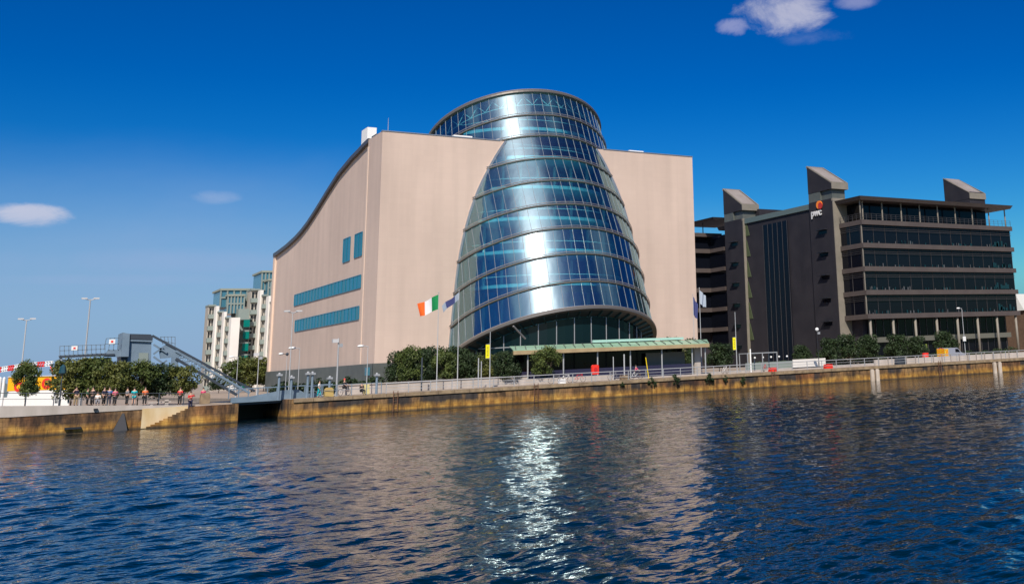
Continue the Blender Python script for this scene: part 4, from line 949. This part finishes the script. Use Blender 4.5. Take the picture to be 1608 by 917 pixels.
mb=MB(); mb.tube([(p.x,118,.02),(p.x,118,1.25),(p.x,118,1.3)],[.5,.5,.42],12); mb.build('body',M['red'],T)
mb=MB(); mb.tube([(p.x,118,1.301),(p.x,118,1.36)],[.52,.46],12); mb.build('lid',M['black'],T)
p=AY(516,616,113.6); mb=MB(); mb.prism([(p.x-.42,0.02),(p.x+.42,.02),(p.x+.38,.75),(p.x+.2,.9),(p.x-.2,.9),(p.x-.38,.75)],'y',113.3,113.8); solo(mb,'utility_box',mat('ochre_paint',(.42,.30,.10),.6),'ochre utility box between the walker and the floodlight post','utility box')
p=AY(576,600,116); mb=MB(); mb.prism([(p.x-.3,0.02),(p.x+.3,.02),(p.x+.25,1.0),(p.x-.25,1.0)],'y',115.9,116.3); solo(mb,'utility_box',mat('pale_yellow_paint',(.55,.48,.22),.6),'pale yellow box beside the curved lamp at the hall corner','utility box')
# mooring piles on the wall
g0='pale timber fender piles'
first=None
for px,l in [(1369,'left of the pale pair of fender piles below the office corner'),(1377,'right of the pale pair of fender piles below the office corner'),(1562,'left of the pale pair of fender piles near the right edge'),(1570,'right of the pale pair of fender piles near the right edge')]:
    r=ROT@_d(px,575); X=90.0
    for _ in range(20): t=(qy(X)-.25)/r.y; X=r.x*t
    P=CAM+r*t
    mb=MB(); mb.prism([(P.x-.28,P.y-.12),(P.x+.22,P.y-.16),(P.x+.25,P.y+.1),(P.x-.25,P.y+.14)],'z',-3,-.42); mb.prism([(P.x-.22,P.y-.08),(P.x+.16,P.y-.1),(P.x+.19,P.y+.04),(P.x-.19,P.y+.08)],'z',-.419,-.34); solo(mb,'fender_pile',mat('pale_fender',(.58,.50,.42),.8,var=(.42,.34,.26),scale=1.5,stretch=(1,1,.4)),l,'fender pile',g0)
for px,l in [(1163,'white mooring buoy on the wall right of the right yellow banner')]:
    pass
# shelter frame
T=thing('shelter','open metal frame shelter with small white lamps before the dark tower','shelter',(AY(1190,560,119).x,119,0))
xa=AY(1167,560,119).x; xb=AY(1214,560,119).x
mb=MB(); mb.box(xa,xb,118,120,2.3,2.42); mb.build('roof',M['pole'],T)
for x in (xa+.05,(xa+xb)/2,xb-.05):
    for y in (118.05,119.95): mb=MB(); mb.box(x-.05,x+.05,y-.05,y+.05,0,2.299); mb.build('post',M['pole'],T)
for k in range(5): mb=MB(); x=xa+1.4+k*1.35; mb.sphere((x,118.3,1.75),.14); mb.build('lamp_globe',M['white'],T)
# ------------------------------------------------------------------ van
p=AY(1494,563,117); vx=p.x
V=thing('parked_van','small silver grey van with yellow and red chevron rear doors parked by the offices','van',(vx,117,0))
L_,Wd,z0=4.3,1.75,.02
def vanprof(): return [(-2.1,.35),(2.0,.35),(2.12,.55),(2.1,.9),(1.35,1.12),(.75,1.72),(.4,1.82),(-2.0,1.84),(-2.12,1.7)]
mb=MB(); mb.prism([(vx+a,b) for a,b in vanprof()],'y',117-.86,117+.86); mb.build('body',mat('silver_grey_paint',(.33,.34,.40),.3,metal=.2),V)
mb=MB(); mb.add([(vx+.1,117-.868,1.15),(vx+1.15,117-.868,1.12),(vx+.72,117-.868,1.62),(vx+.1,117-.868,1.66)],[(0,1,2,3)]); mb.build('side_window',M['dglass'],V)
mb=MB(); mb.add([(vx+1.37,117-.78,1.13),(vx+1.37,117+.78,1.13),(vx+.78,117+.7,1.72),(vx+.78,117-.7,1.72)],[(0,1,2,3)]); mb.v=[(a+.02,b,c+.02) for a,b,c in mb.v]; mb.build('windscreen',M['dglass'],V)
mb=MB(); mb.box(vx-2.15,vx-2.125,117-.82,117+.82,.45,1.78); rd=mb.build('rear_door',M['yellow'],V)
mb=MB()
for k in range(5):
    for s in (-1,1):
        y=117+s*.41; zb=.5+k*.26
        mb.add([(vx-2.155,117+s*.78,zb),(vx-2.155,117+s*.04,zb+.22),(vx-2.155,117+s*.04,zb+.34),(vx-2.155,117+s*.78,zb+.12)],[(0,1,2,3)])
mb.build('chevron',M['red'],rd)
mb=MB(); mb.box(vx-2.1,vx-1.42,117-.872,117-.862,.55,1.7); sp_=mb.build('side_panel',M['yellow'],V)
mb=MB()
for k in range(2): x=vx-2.05+k*.3; mb.add([(x,116.125,.6),(x+.13,116.125,.6),(x+.3,116.125,1.12),(x+.13,116.125,1.65),(x,116.125,1.65),(x+.17,116.125,1.12)],[(0,1,2,5),(5,2,3,4)])
mb.build('side_chevron',M['red'],sp_)
for x in (-1.35,1.35):
    for y in (117-.80,117+.80):
        mb=MB(); mb.prism([(vx+x+.33*math.cos(a*.5236),.35+.33*math.sin(a*.5236)) for a in range(12)],'y',y-.1,y+.1); w_=mb.build('wheel',M['black'],V)
        mb=MB(); s=-1 if y<117 else 1; mb.prism([(vx+x+.18*math.cos(a*.6283),.35+.18*math.sin(a*.6283)) for a in range(10)],'y',y+s*.101,y+s*.12); mb.build('rim',M['silver'],w_)
for y in (116.4,117.6): mb=MB(); mb.box(vx+2.06,vx+2.13,y-.15,y+.15,.68,.85); mb.build('headlight',M['white'],V)
# ------------------------------------------------------------------ lift bridge
YB=120.0
LB=thing('lift_bridge','blue grey steel rolling lift bridge with raised machinery cabin and sloping lattice arms','bridge',(15,YB,0))
def q2(px,py,Y=YB): p=AY(px,py,Y); return (p.x,p.z)
def plate(name,pts,Y,th,m,parent=LB):
    mb=MB(); mb.prism([q2(a,b,Y) for a,b in pts],'y',Y,Y+th); return mb.build(name,M[m],parent)
plate('machinery_cabin',[(200,578),(237,576),(238,534),(201,531)],YB,3.4,'steel')
plate('cabin_roof',[(196,532),(240,533.5),(240,529),(237,525),(200,524),(196,526)],YB-.25,3.9,'steeld')
plate('cabin_fascia',[(201,535.5),(240,537),(240,534.2),(201,532.7)],YB-.2,3.7,'steel')
plate('counterweight_block',[(190,560),(202,560),(204,524),(193,522)],YB-.4,4,'steel')
plate('dark_recess',[(188,583),(200,583),(200,560),(190,560)],YB+.1,3.4,'steeld')
plate('cabin_door',[(218,575),(233,574.5),(233,554),(218,554)],YB-.05,.04,'aptgrey')
for Y in (YB,YB+4.2):
    plate('gusset_plate',[(252,563),(285,560),(283,549),(272,545),(262,540),(250,548)],Y,.3,'steel')
    plate('arm_leg',[(266,600),(277,600),(281,561),(270,561)],Y+.01,.25,'steel')
    # arms: two chords and lattice
    def arm(nm,a,b,w,Yo=.0,m='steel'):
        mb=MB(); A_=q2(*a,Y); B_=q2(*b,Y); mb.beam((A_[0],Y+Yo,A_[1]),(B_[0],Y+Yo,B_[1]),.22,w); return mb.build(nm,M[m],LB)
    arm('upper_chord',(239,527),(400,614),.20,.0,'steeld'); arm('middle_chord',(276,551),(392,617),.2); arm('lower_chord',(276,563),(372,620),.24,.0,'steeld')
    mb=MB()
    for k in range(15):
        f=k/15; a=(282+f*105,551+f*59); b_=(277+(f+.03)*98,564+(f+.03)*56); A_=q2(*a,Y); B_=q2(*b_,Y); mb.beam((A_[0],Y,A_[1]),(B_[0],Y,B_[1]),.07,.07)
        a2=(282+(f+.066)*105,551+(f+.066)*59); A2=q2(*a2,Y); mb.beam((A2[0],Y,A2[1]),(B_[0],Y,B_[1]),.06,.06)
    mb.build('lattice_web',M['steel'],LB)
mb=MB()
for k in range(12):
    f=k/11; A_=q2(282+f*105,556+f*57,YB); B_=q2(282+f*105,556+f*57,YB); mb.beam((A_[0],YB,A_[1]),(A_[0]+0,YB+4.2,A_[1]),.08,.08)
mb.build('cross_brace',M['steel'],LB)
mb=MB()
for (a,b_) in (((241,541),(262,554)),((241,556),(256,545)),((241,560),(262,575)),((262,566),(238,583))):
    A_=q2(*a); B_=q2(*b_); mb.beam((A_[0],YB-.1,A_[1]),(B_[0],YB-.1,B_[1]),.16,.16)
mb.split('link_strut',M['steel'],LB)
# gantry
plate('gantry_beam',[(93,562),(180,558),(180,555),(93,559)],YB-.3,.35,'steeld')
plate('gantry_deck',[(94,558.8),(200,553.5),(200,552.5),(94,557.8)],YB-.1,2.2,'steel')
plate('gantry_leg',[(86,633),(91,633),(98,560),(94,560)],YB-.2,.3,'pole')
plate('gantry_leg',[(106,633),(109,633),(109,560),(107,560)],YB+1.9,.25,'steel')
plate('gantry_panel',[(130,582),(175,580),(175,561),(130,563)],YB+.4,.2,'aptgrey')
plate('gantry_bracket',[(163,560),(190,560),(190,549),(170,549)],YB-.15,.3,'steel')
def gr(name,top,bot,n,Y):
    T=MB(); 
    for k in range(n+1):
        f=k/n; a=(top[0][0]+f*(top[1][0]-top[0][0]),top[0][1]+f*(top[1][1]-top[0][1])); b_=(bot[0][0]+f*(bot[1][0]-bot[0][0]),bot[0][1]+f*(bot[1][1]-bot[0][1])); A_=q2(*a,Y); B_=q2(*b_,Y); T.beam((A_[0],Y,A_[1]),(B_[0],Y,B_[1]),.06,.06)
    for g in (0,.5):
        a=[top[i][0]*(1-g)+bot[i][0]*g for i in (0,1)]; c_=[top[i][1]*(1-g)+bot[i][1]*g for i in (0,1)]
        A_=q2(a[0],c_[0],Y); B_=q2(a[1],c_[1],Y); T.beam((A_[0],Y,A_[1]),(B_[0],Y,B_[1]),.06,.06)
    T.build(name,M['steel'],LB)
gr('walkway_railing',[(94,543.5),(165,541)],[(94,558),(165,555)],10,YB-.25); gr('walkway_railing',[(94,543.5),(165,541)],[(94,558),(165,555)],10,YB+2.0)
gr('walkway_railing',[(167,531.5),(193,530)],[(163,549),(193,549)],4,YB-.2); gr('walkway_railing',[(252,529),(275,529)],[(256,541),(275,550)],4,YB+3.2)
for a,b_ in (((112,543.5),(121,550)),((171,533),(180,540))):
    mb=MB(); A_=q2(*a); B_=q2(*b_); mb.box(A_[0],B_[0],YB-.32,YB-.29,A_[1],B_[1]); s_=mb.build('notice_board',M['white'],LB)
    mb=MB(); w=(B_[0]-A_[0]); mb.box(A_[0]+w*.32,B_[0]-w*.32,YB-.34,YB-.325,B_[1]+.12,A_[1]-.12); mb.build('red_mark',M['red'],s_)
# deck over the lock
DK=thing('lock_bridge_deck','low blue grey bridge deck with side railing spanning the dark lock gap','bridge deck',(22,116,0))
xa=AY(352,620,116).x; xb=AY(530,615,116).x
mb=MB(); mb.box(xa,xb,116.2,124,-.32,.02); mb.build('deck_slab',M['steeld'],DK)
mb=MB(); mb.box(xa+.6,xb-1.5,115.9,116.19,-.1,.42); mb.prism([(xa+2.2,.421),(xb-3,.421),(xb-3.8,.85),(xa+5.2,.85)],'y',115.95,116.15); mb.build('side_girder',M['steel'],DK)
mb=MB(); mb.box(xa+.3,xb-.5,115.92,116.02,1.15,1.25)
for k in range(12): x=xa+.4+k*(xb-xa-1)/11; mb.box(x-.04,x+.04,115.93,116.01,.3,1.15)
mb.build('railing',M['steel'],DK)
mb=MB(); mb.box(20.42,25.0,124.2,124.6,-4,-.35); mb.build('dark_gate',M['black'],DK)
mb=MB(); p=AY(322,612,115); mb.box(p.x-.35,p.x+.45,114.8,115.4,0,.85); mb.box(p.x-.3,p.x+.4,114.85,115.35,.851,1.0); solo(mb,'stone_pier',M['stone'],'squat sandy stone pier at the left end of the bridge deck','pier')
mb=MB(); a=AY(232,632,113.9); b_=AY(268,632,113.9); mb.box(a.x,b_.x,113.7,114.1,.35,.45); mb.box(b_.x-.5,b_.x-.2,113.7,114.1,0,.6); mb.box(a.x+.2,a.x+.4,113.7,114.1,0,.349); solo(mb,'bench',M['concrete'],'low pale bench on the pier between the turquoise top and the steps','bench')
# ------------------------------------------------------------------ yellow trailer, crane
YT=134.0
TR=thing('yellow_trailer','yellow sided trailer with a red ring emblem over a white base, behind the lone tree','trailer',(AY(55,600,YT).x,YT,0))
def qt(px,py): p=AY(px,py,YT); return (p.x,p.z)
mb=MB(); mb.prism([qt(12,614),qt(106,611),qt(106,590),qt(14,592.5)],'y',YT,YT+2.6); bd=mb.build('yellow_side',M['orange'],TR)
for cx_,cy_,r in ((73,602,.55),(29,607,.5)):
    c=qt(cx_,cy_); mb=MB(); n=20
    vo=[(c[0]+r*math.cos(6.2832*i/n)*(.75),c[1]+r*math.sin(6.2832*i/n)) for i in range(n)]; vi=[(c[0]+r*.45*math.cos(6.2832*i/n)*.8,c[1]+r*.45*math.sin(6.2832*i/n)) for i in range(n)]
    vs=[(a,YT-.03,b) for a,b in vo]+[(a,YT-.03,b) for a,b in vi]; mb.add(vs,[(i,(i+1)%n,n+(i+1)%n,n+i) for i in range(n)]); mb.build('red_ring',M['red'],bd)
mb=MB(); mb.prism([qt(-30,640),qt(108,637),qt(106,611.5),qt(14,614.5),qt(12,624),qt(-30,626)],'y',YT+.02,YT+2.58); mb.build('white_base',M['white'],TR)
mb=MB(); mb.prism([qt(13,592.2),qt(106,589.8),qt(106,588.6),qt(13,591)],'y',YT-.1,YT+2.7); mb.build('roof_edge',M['aptwall'],TR)
CB=thing('crane_boom','red and white lattice boom lying level above the yellow trailer','crane',(AY(40,580,YT+4).x,YT+4,0))
def seg(a,b_,m,w=.38):
    A_=AY(*a,YT+4); B_=AY(*b_,YT+4); mb=MB()
    for o_ in (-w/2,w/2): mb.beam((A_.x,YT+4,A_.z+o_),(B_.x,YT+4,B_.z+o_),.12,.14)
    n=3
    for k in range(n):
        f=k/n; g=(k+1)/n; mb.beam((A_.x+(B_.x-A_.x)*f,YT+4,A_.z+(B_.z-A_.z)*f-w/2),(A_.x+(B_.x-A_.x)*g,YT+4,A_.z+(B_.z-A_.z)*g+w/2),.12,.12)
    mb.build('boom_section',M[m],CB)
pts=[(-10,582),(2,580),(12,578.5),(22,577),(32,575),(44,573.5),(58,572.5),(70,571.5),(83,570.5)]
for i,(a,b_) in enumerate(zip(pts[:-1],pts[1:])): seg(a,b_,'red' if i%2==0 else 'white',.4)
mb=MB(); A_=AY(78,572,YT+4); mb.tube([(A_.x,YT+4,A_.z),(A_.x+.6,YT+4,A_.z-1.6)],.06,6); mb.tube([(A_.x-5,YT+4,0),(A_.x-5,YT+4,A_.z)],.2,8); mb.build('support_mast',M['red'],CB)
gM='pale mooring piles at far left'
for i,(px,l) in enumerate([(1,'pale pile at the very left edge'),(7,'pale pile just left of the yellow trailer')]):
    p=AY(px,592,126); mb=MB(); mb.tube([(p.x,126,0),(p.x,126,p.z-.1),(p.x,126,p.z)],[.12,.12,.04],8); solo(mb,'mooring_pile',M['white'],l,'pile',gM)
# ------------------------------------------------------------------ people
def skin(name,verts,edges,radii,mat_,parent,sub=1):
    me=bpy.data.meshes.new(name); me.from_pydata(verts,edges,[]); o=bpy.data.objects.new(name,me); col.objects.link(o)
    sk=o.modifiers.new('s','SKIN'); sk.use_smooth_shade=True; sd=me.skin_vertices[0].data if me.skin_vertices else None
    if sd is None:
        bm=bmesh.new(); bm.from_mesh(me); bm.verts.layers.skin.verify(); bm.to_mesh(me); bm.free(); sd=me.skin_vertices[0].data
    for i,r in enumerate(radii): sd[i].radius=(r,r) if not isinstance(r,tuple) else r; sd[i].use_root=(i==0)
    if sub: ss=o.modifiers.new('u','SUBSURF'); ss.levels=sub; ss.render_levels=sub
    dg=bpy.context.evaluated_depsgraph_get(); dg.update(); nm=bpy.data.meshes.new_from_object(o.evaluated_get(dg)); bpy.data.objects.remove(o)
    nm.materials.clear(); nm.materials.append(M[mat_]); nm.polygons.foreach_set('use_smooth',[True]*len(nm.polygons))
    q=bpy.data.objects.new(name,nm); col.objects.link(q); q.parent=parent; return q
def person(x,y,z,label,top='c_red',bot='c_navy',pose='stand',face=0,hgt=1.72,hair='hair',bare=False,seated=False,group=None):
    T=thing('person',label,'person',(x,y,z),group); s=hgt*.91/1.75
    hipz=.93 if not seated else .48
    # joints: 0 pelvis 1 chest 2 neck 3 head, arms, legs
    J=[(0,0,hipz),(0,0,hipz+.27),(0,.0,hipz+.50),(0,.0,hipz+.60),(0,-.02,hipz+.70),(0,-.02,hipz+.79)]
    if seated: J=[(a,b+.02,c) for a,b,c in J]
    Rr=[.125,.13,.10,.05,.088,.075]; Ed=[(0,1),(1,2),(2,3),(3,4),(4,5)]
    def chain(start,pts,rs):
        p=start
        for q,r in zip(pts,rs): J.append(q); Rr.append(r); Ed.append((p,len(J)-1)); p=len(J)-1
        return p
    sh=hipz+.46; arms={}
    def arm(sd,kind):
        i0=len(J)
        if kind=='down': pts=[(sd*.19,0,sh),(sd*.24,.02,sh-.28),(sd*.22,-.10,sh-.50),(sd*.22,-.13,sh-.60)]
        elif kind=='head': pts=[(sd*.19,0,sh),(sd*.36,-.10,sh-.12),(sd*.20,-.18,sh+.14),(sd*.13,-.16,sh+.22)]
        elif kind=='hold': pts=[(sd*.19,0,sh),(sd*.25,-.02,sh-.27),(sd*.12,-.25,sh-.20),(sd*.05,-.30,sh-.16)]
        elif kind=='bars': pts=[(sd*.19,0,sh),(sd*.22,-.22,sh-.20),(sd*.2,-.42,sh-.30),(sd*.2,-.50,sh-.32)]
        chain(2,pts,[.062,.048,.036,.030]); 
        # fingers and thumb from the hand
        h=J[-1]; hi=len(J)-1
        for k in (-1,0,1): J.append((h[0]+k*.022,h[1]-.02,h[2]-.07+abs(k)*.01)); Rr.append(.010); Ed.append((hi,len(J)-1))
        J.append((h[0]-sd*.05,h[1]-.03,h[2]-.01)); Rr.append(.011); Ed.append((hi,len(J)-1))
        return i0
    ak={'stand':('down','down'),'photo':('hold','head'),'head':('head','down'),'hold':('hold','hold'),'bars':('bars','bars'),'walk':('down','hold')}[pose]
    ia=[arm(-1,ak[0]),arm(1,ak[1])]; il=[]
    for sd in (-1,1):
        i0=len(J)
        if seated: pts=[(sd*.10,0,.46),(sd*.12,-.42,.50),(sd*.12,-.44,.09),(sd*.12,-.60,.05)]
        elif pose=='walk': pts=[(sd*.09,0,.86),(sd*.09,-.12*sd-.04,.49),(sd*.09,-.06*sd+.1*(sd<0),.09),(sd*.09,-.22*sd if sd>0 else -.02,.04)]
        else: pts=[(sd*.09,0,.86),(sd*.11,-.02,.49),(sd*.12,.02,.09),(sd*.13,-.14,.04)]
        chain(0,pts,[.095,.065,.045,.036]); il.append(i0)
    sc=lambda L_:[(a*s,b*s,c*s) for a,b,c in L_]
    body=skin('body',sc(J),Ed,[r*s for r in Rr],'skin',T)
    # nose and eyes are part of the head
    tv=[J[0],J[1],J[2]]; tr=[.145,.152,.125]; te=[(0,1),(1,2)]
    for i0 in ia: tv+=[J[i0],J[i0+1]]; tr+=[.082,.068]; te+=[(2,len(tv)-2),(len(tv)-2,len(tv)-1)]
    skin('shirt',sc(tv),te,[r*s for r in tr],top,T)
    tv=[J[0]]; tr=[.152]; te=[]
    for i0 in il:
        k=2 if bare else 3
        pts=[J[i0+q] for q in range(k)]
        if bare: pts[1]=tuple(np.array(J[i0])*.45+np.array(J[i0+1])*.55)
        for n_,(q,r) in enumerate(zip(pts,[.115,.088,.066])): tv.append(q); tr.append(r); te.append((0 if n_==0 else len(tv)-2,len(tv)-1))
    skin('trousers' if not bare else 'shorts',sc(tv),te,[r*s for r in tr],bot,T)
    mb=MB(); hd=J[5]; mb.sphere((x+hd[0]*s,y+(hd[1]+.025)*s,z+(hd[2]+.0)*s),.105*s,.92,1.0,1.0,10,7); mb.build('hair',M[hair],T,smooth=True)
    for i0 in il:
        f=J[i0+3]; mb=MB(); mb.sphere((x+f[0]*s,y+(f[1]+.04)*s,z+.05*s),.06*s,.8,2.0,.8,8,5); mb.build('shoe',M['c_black'],T,smooth=True)
    T.rotation_euler.z=face; T.rotation_euler.x=0; return T
def pp(px,Y): return AY(px,606,Y).x
PR='people on the west pier'
def pon(px,Y,label,**k):
    x=pp(px,Y); return person(x,Y,max(0,pz(x)-.02),label,group=PR,**k)
pon(121,114.4,'person in a navy top and khaki trousers, hand at the head, on the pier',top='c_navy',bot='c_khaki',pose='head',face=.4)
pon(139,114.6,'person in a dark green top just right of the khaki trousers one',top='c_green',bot='c_black',pose='stand',face=1.2,hgt=1.6)
pon(147,114.5,'person all in black left of the white topped sitting person',top='c_black',bot='c_black',pose='hold',face=-.5)
pon(155,114.5,'person in a white top sitting on the pier left of the navy group',top='c_white',bot='c_grey',pose='hold',seated=True)
pon(165,114.8,'person in a navy top standing left of the teal topped one',top='c_navy',bot='c_black',pose='stand',face=.7)
pon(173,115.2,'person in a blue top between the navy and the pink topped ones',top='c_blue',bot='c_navy',pose='hold',face=-.3)
pon(182,114.4,'person in a bright pink top with black trousers on the pier',top='c_pink',bot='c_black',pose='hold',face=.2,hgt=1.6)
pon(201,116,'shaded person in grey under the trees left of the turquoise top',top='c_grey',bot='c_black',pose='stand',face=2)
pon(212,114.2,'person in a turquoise top and shorts with bare legs',top='c_teal',bot='c_teal',pose='stand',face=3.0,bare=True,hgt=1.7)
pon(229,114.4,'person in an orange red top with hands held together, right of the turquoise top',top='c_orange',bot='c_black',pose='hold',face=.2)
pon(284,114.6,'person in a red top near the right end of the pier, left one of two',top='c_red',bot='c_black',pose='hold',face=-.6)
x=pp(301,111.65); person(x,111.68,-.42,'person in a red top and dark trousers standing on the quay steps, hand to face',top='c_red',bot='c_navy',pose='photo',face=.3,hgt=1.78)
pon(320,117.5,'person in a pink top half hidden behind the sandy stone pier',top='c_pink',bot='c_navy',pose='stand',hgt=1.6)
person(pp(502,113.6),113.7,0.02,'walker in a white top and teal trousers on the right quay corner',top='c_white',bot='c_teal',pose='walk',face=1.1,hgt=1.75)
x=pp(567,113.5); person(x,113.2,0.02,'person in black sitting on the quay edge left of the railing',top='c_black',bot='c_black',pose='hold',seated=True,face=.3)
# cyclists
def bicycle(x,y,z,label,face,m='c_grey',g=None):
    T=thing('bicycle',label,'bicycle',(x,y,z),g)
    for i,dy in enumerate((-.52,.52)):
        mb=MB(); mb.tube([(x,y+dy+.33*math.cos(a*math.pi/9),z+.34+.33*math.sin(a*math.pi/9)) for a in range(19)],.022,5,caps=False)
        for a in range(6): mb.tube([(x,y+dy,z+.34),(x,y+dy+.32*math.cos(a*math.pi/3),z+.34+.32*math.sin(a*math.pi/3))],.005,3)
        mb.build('wheel',M['black'],T)
    mb=MB()
    for a,b_ in (((.52,.34),(.1,.34)),((.52,.34),(.22,.8)),((.1,.34),(.25,.85)),((.1,.34),(-.4,.82)),((.22,.8),(-.4,.85)),((-.52,.34),(-.38,.95))): mb.tube([(x,y+a[0],z+a[1]),(x,y+b_[0],z+b_[1])],.02,6)
    mb.build('frame',M[m],T)
    mb=MB(); mb.tube([(x-.25,y-.42,z+1.0),(x,y-.38,z+.97),(x+.25,y-.42,z+1.0)],.016,6); mb.build('handlebar',M['black'],T)
    mb=MB(); mb.sphere((x,y+.25,z+.90),.12,.6,1.1,.3,8,5); mb.build('saddle',M['black'],T)
    T.rotation_euler.z=face; return T
xc=pp(541,114.6); bicycle(xc,114.6,.02,'bicycle ridden by the rider in the red helmet at the floodlight post',.5,'c_grey')
t_=person(xc+.0,114.62,.42,'cyclist with a red helmet and dark clothes beside the floodlight post',top='c_black',bot='c_black',pose='bars',face=.5,hair='red',seated=True,hgt=1.8)
xc=AY(1000,580,111).x; bicycle(xc,111.2,.02,'bicycle ridden by the pink topped rider below the canopy',1.4,'c_white')
person(xc,111.2,.42,'cyclist in a pale pink top riding behind the railing below the canopy',top='c_pink',bot='c_navy',pose='bars',face=1.4,seated=True,hgt=1.7)
for i,(px,l) in enumerate([(868,'parked bicycle standing left of the white topped one behind the railing'),(885,'parked bicycle before the dark screen left of the red box'),(908,'parked pale bicycle nearest the red box'),(958,'parked bicycle just right of the red box'),(1135,'parked bicycle near the canopy right end'),(1200,'parked bicycle before the shelter')]):
    bicycle(AY(px,585,114).x,113.2+.3*(i%3),.02,l,1.2+.2*i,['c_grey','c_white','c_red'][i%3],'bicycles parked behind the railing')
# small blocks and benches along the quay
for i,(px,l,w,h,mm_) in enumerate([(874,'white stone block behind the railing left of the red box',.7,.5,'white'),(966,'sandy stone block behind the railing',1.0,.55,'stone'),(1225,'red barrier block on the quay right of the shelter',1.0,.5,'red'),(1305,'red barrier block right of the white hoarding',1.1,.55,'red'),(1408,'dark green cabinet before the pale low wall',1.6,.9,'steeld')]):
    x=AY(px,580,qy(90)+1.8 if px>1100 else 112).x; y=qy(x)+2.0; mb=MB(); mb.prism([(x-w/2,0.02),(x+w/2,.02),(x+w*.44,h),(x-w*.44,h)],'y',y-.3,y+.3); solo(mb,'quay_block',M[mm_],l,'block')
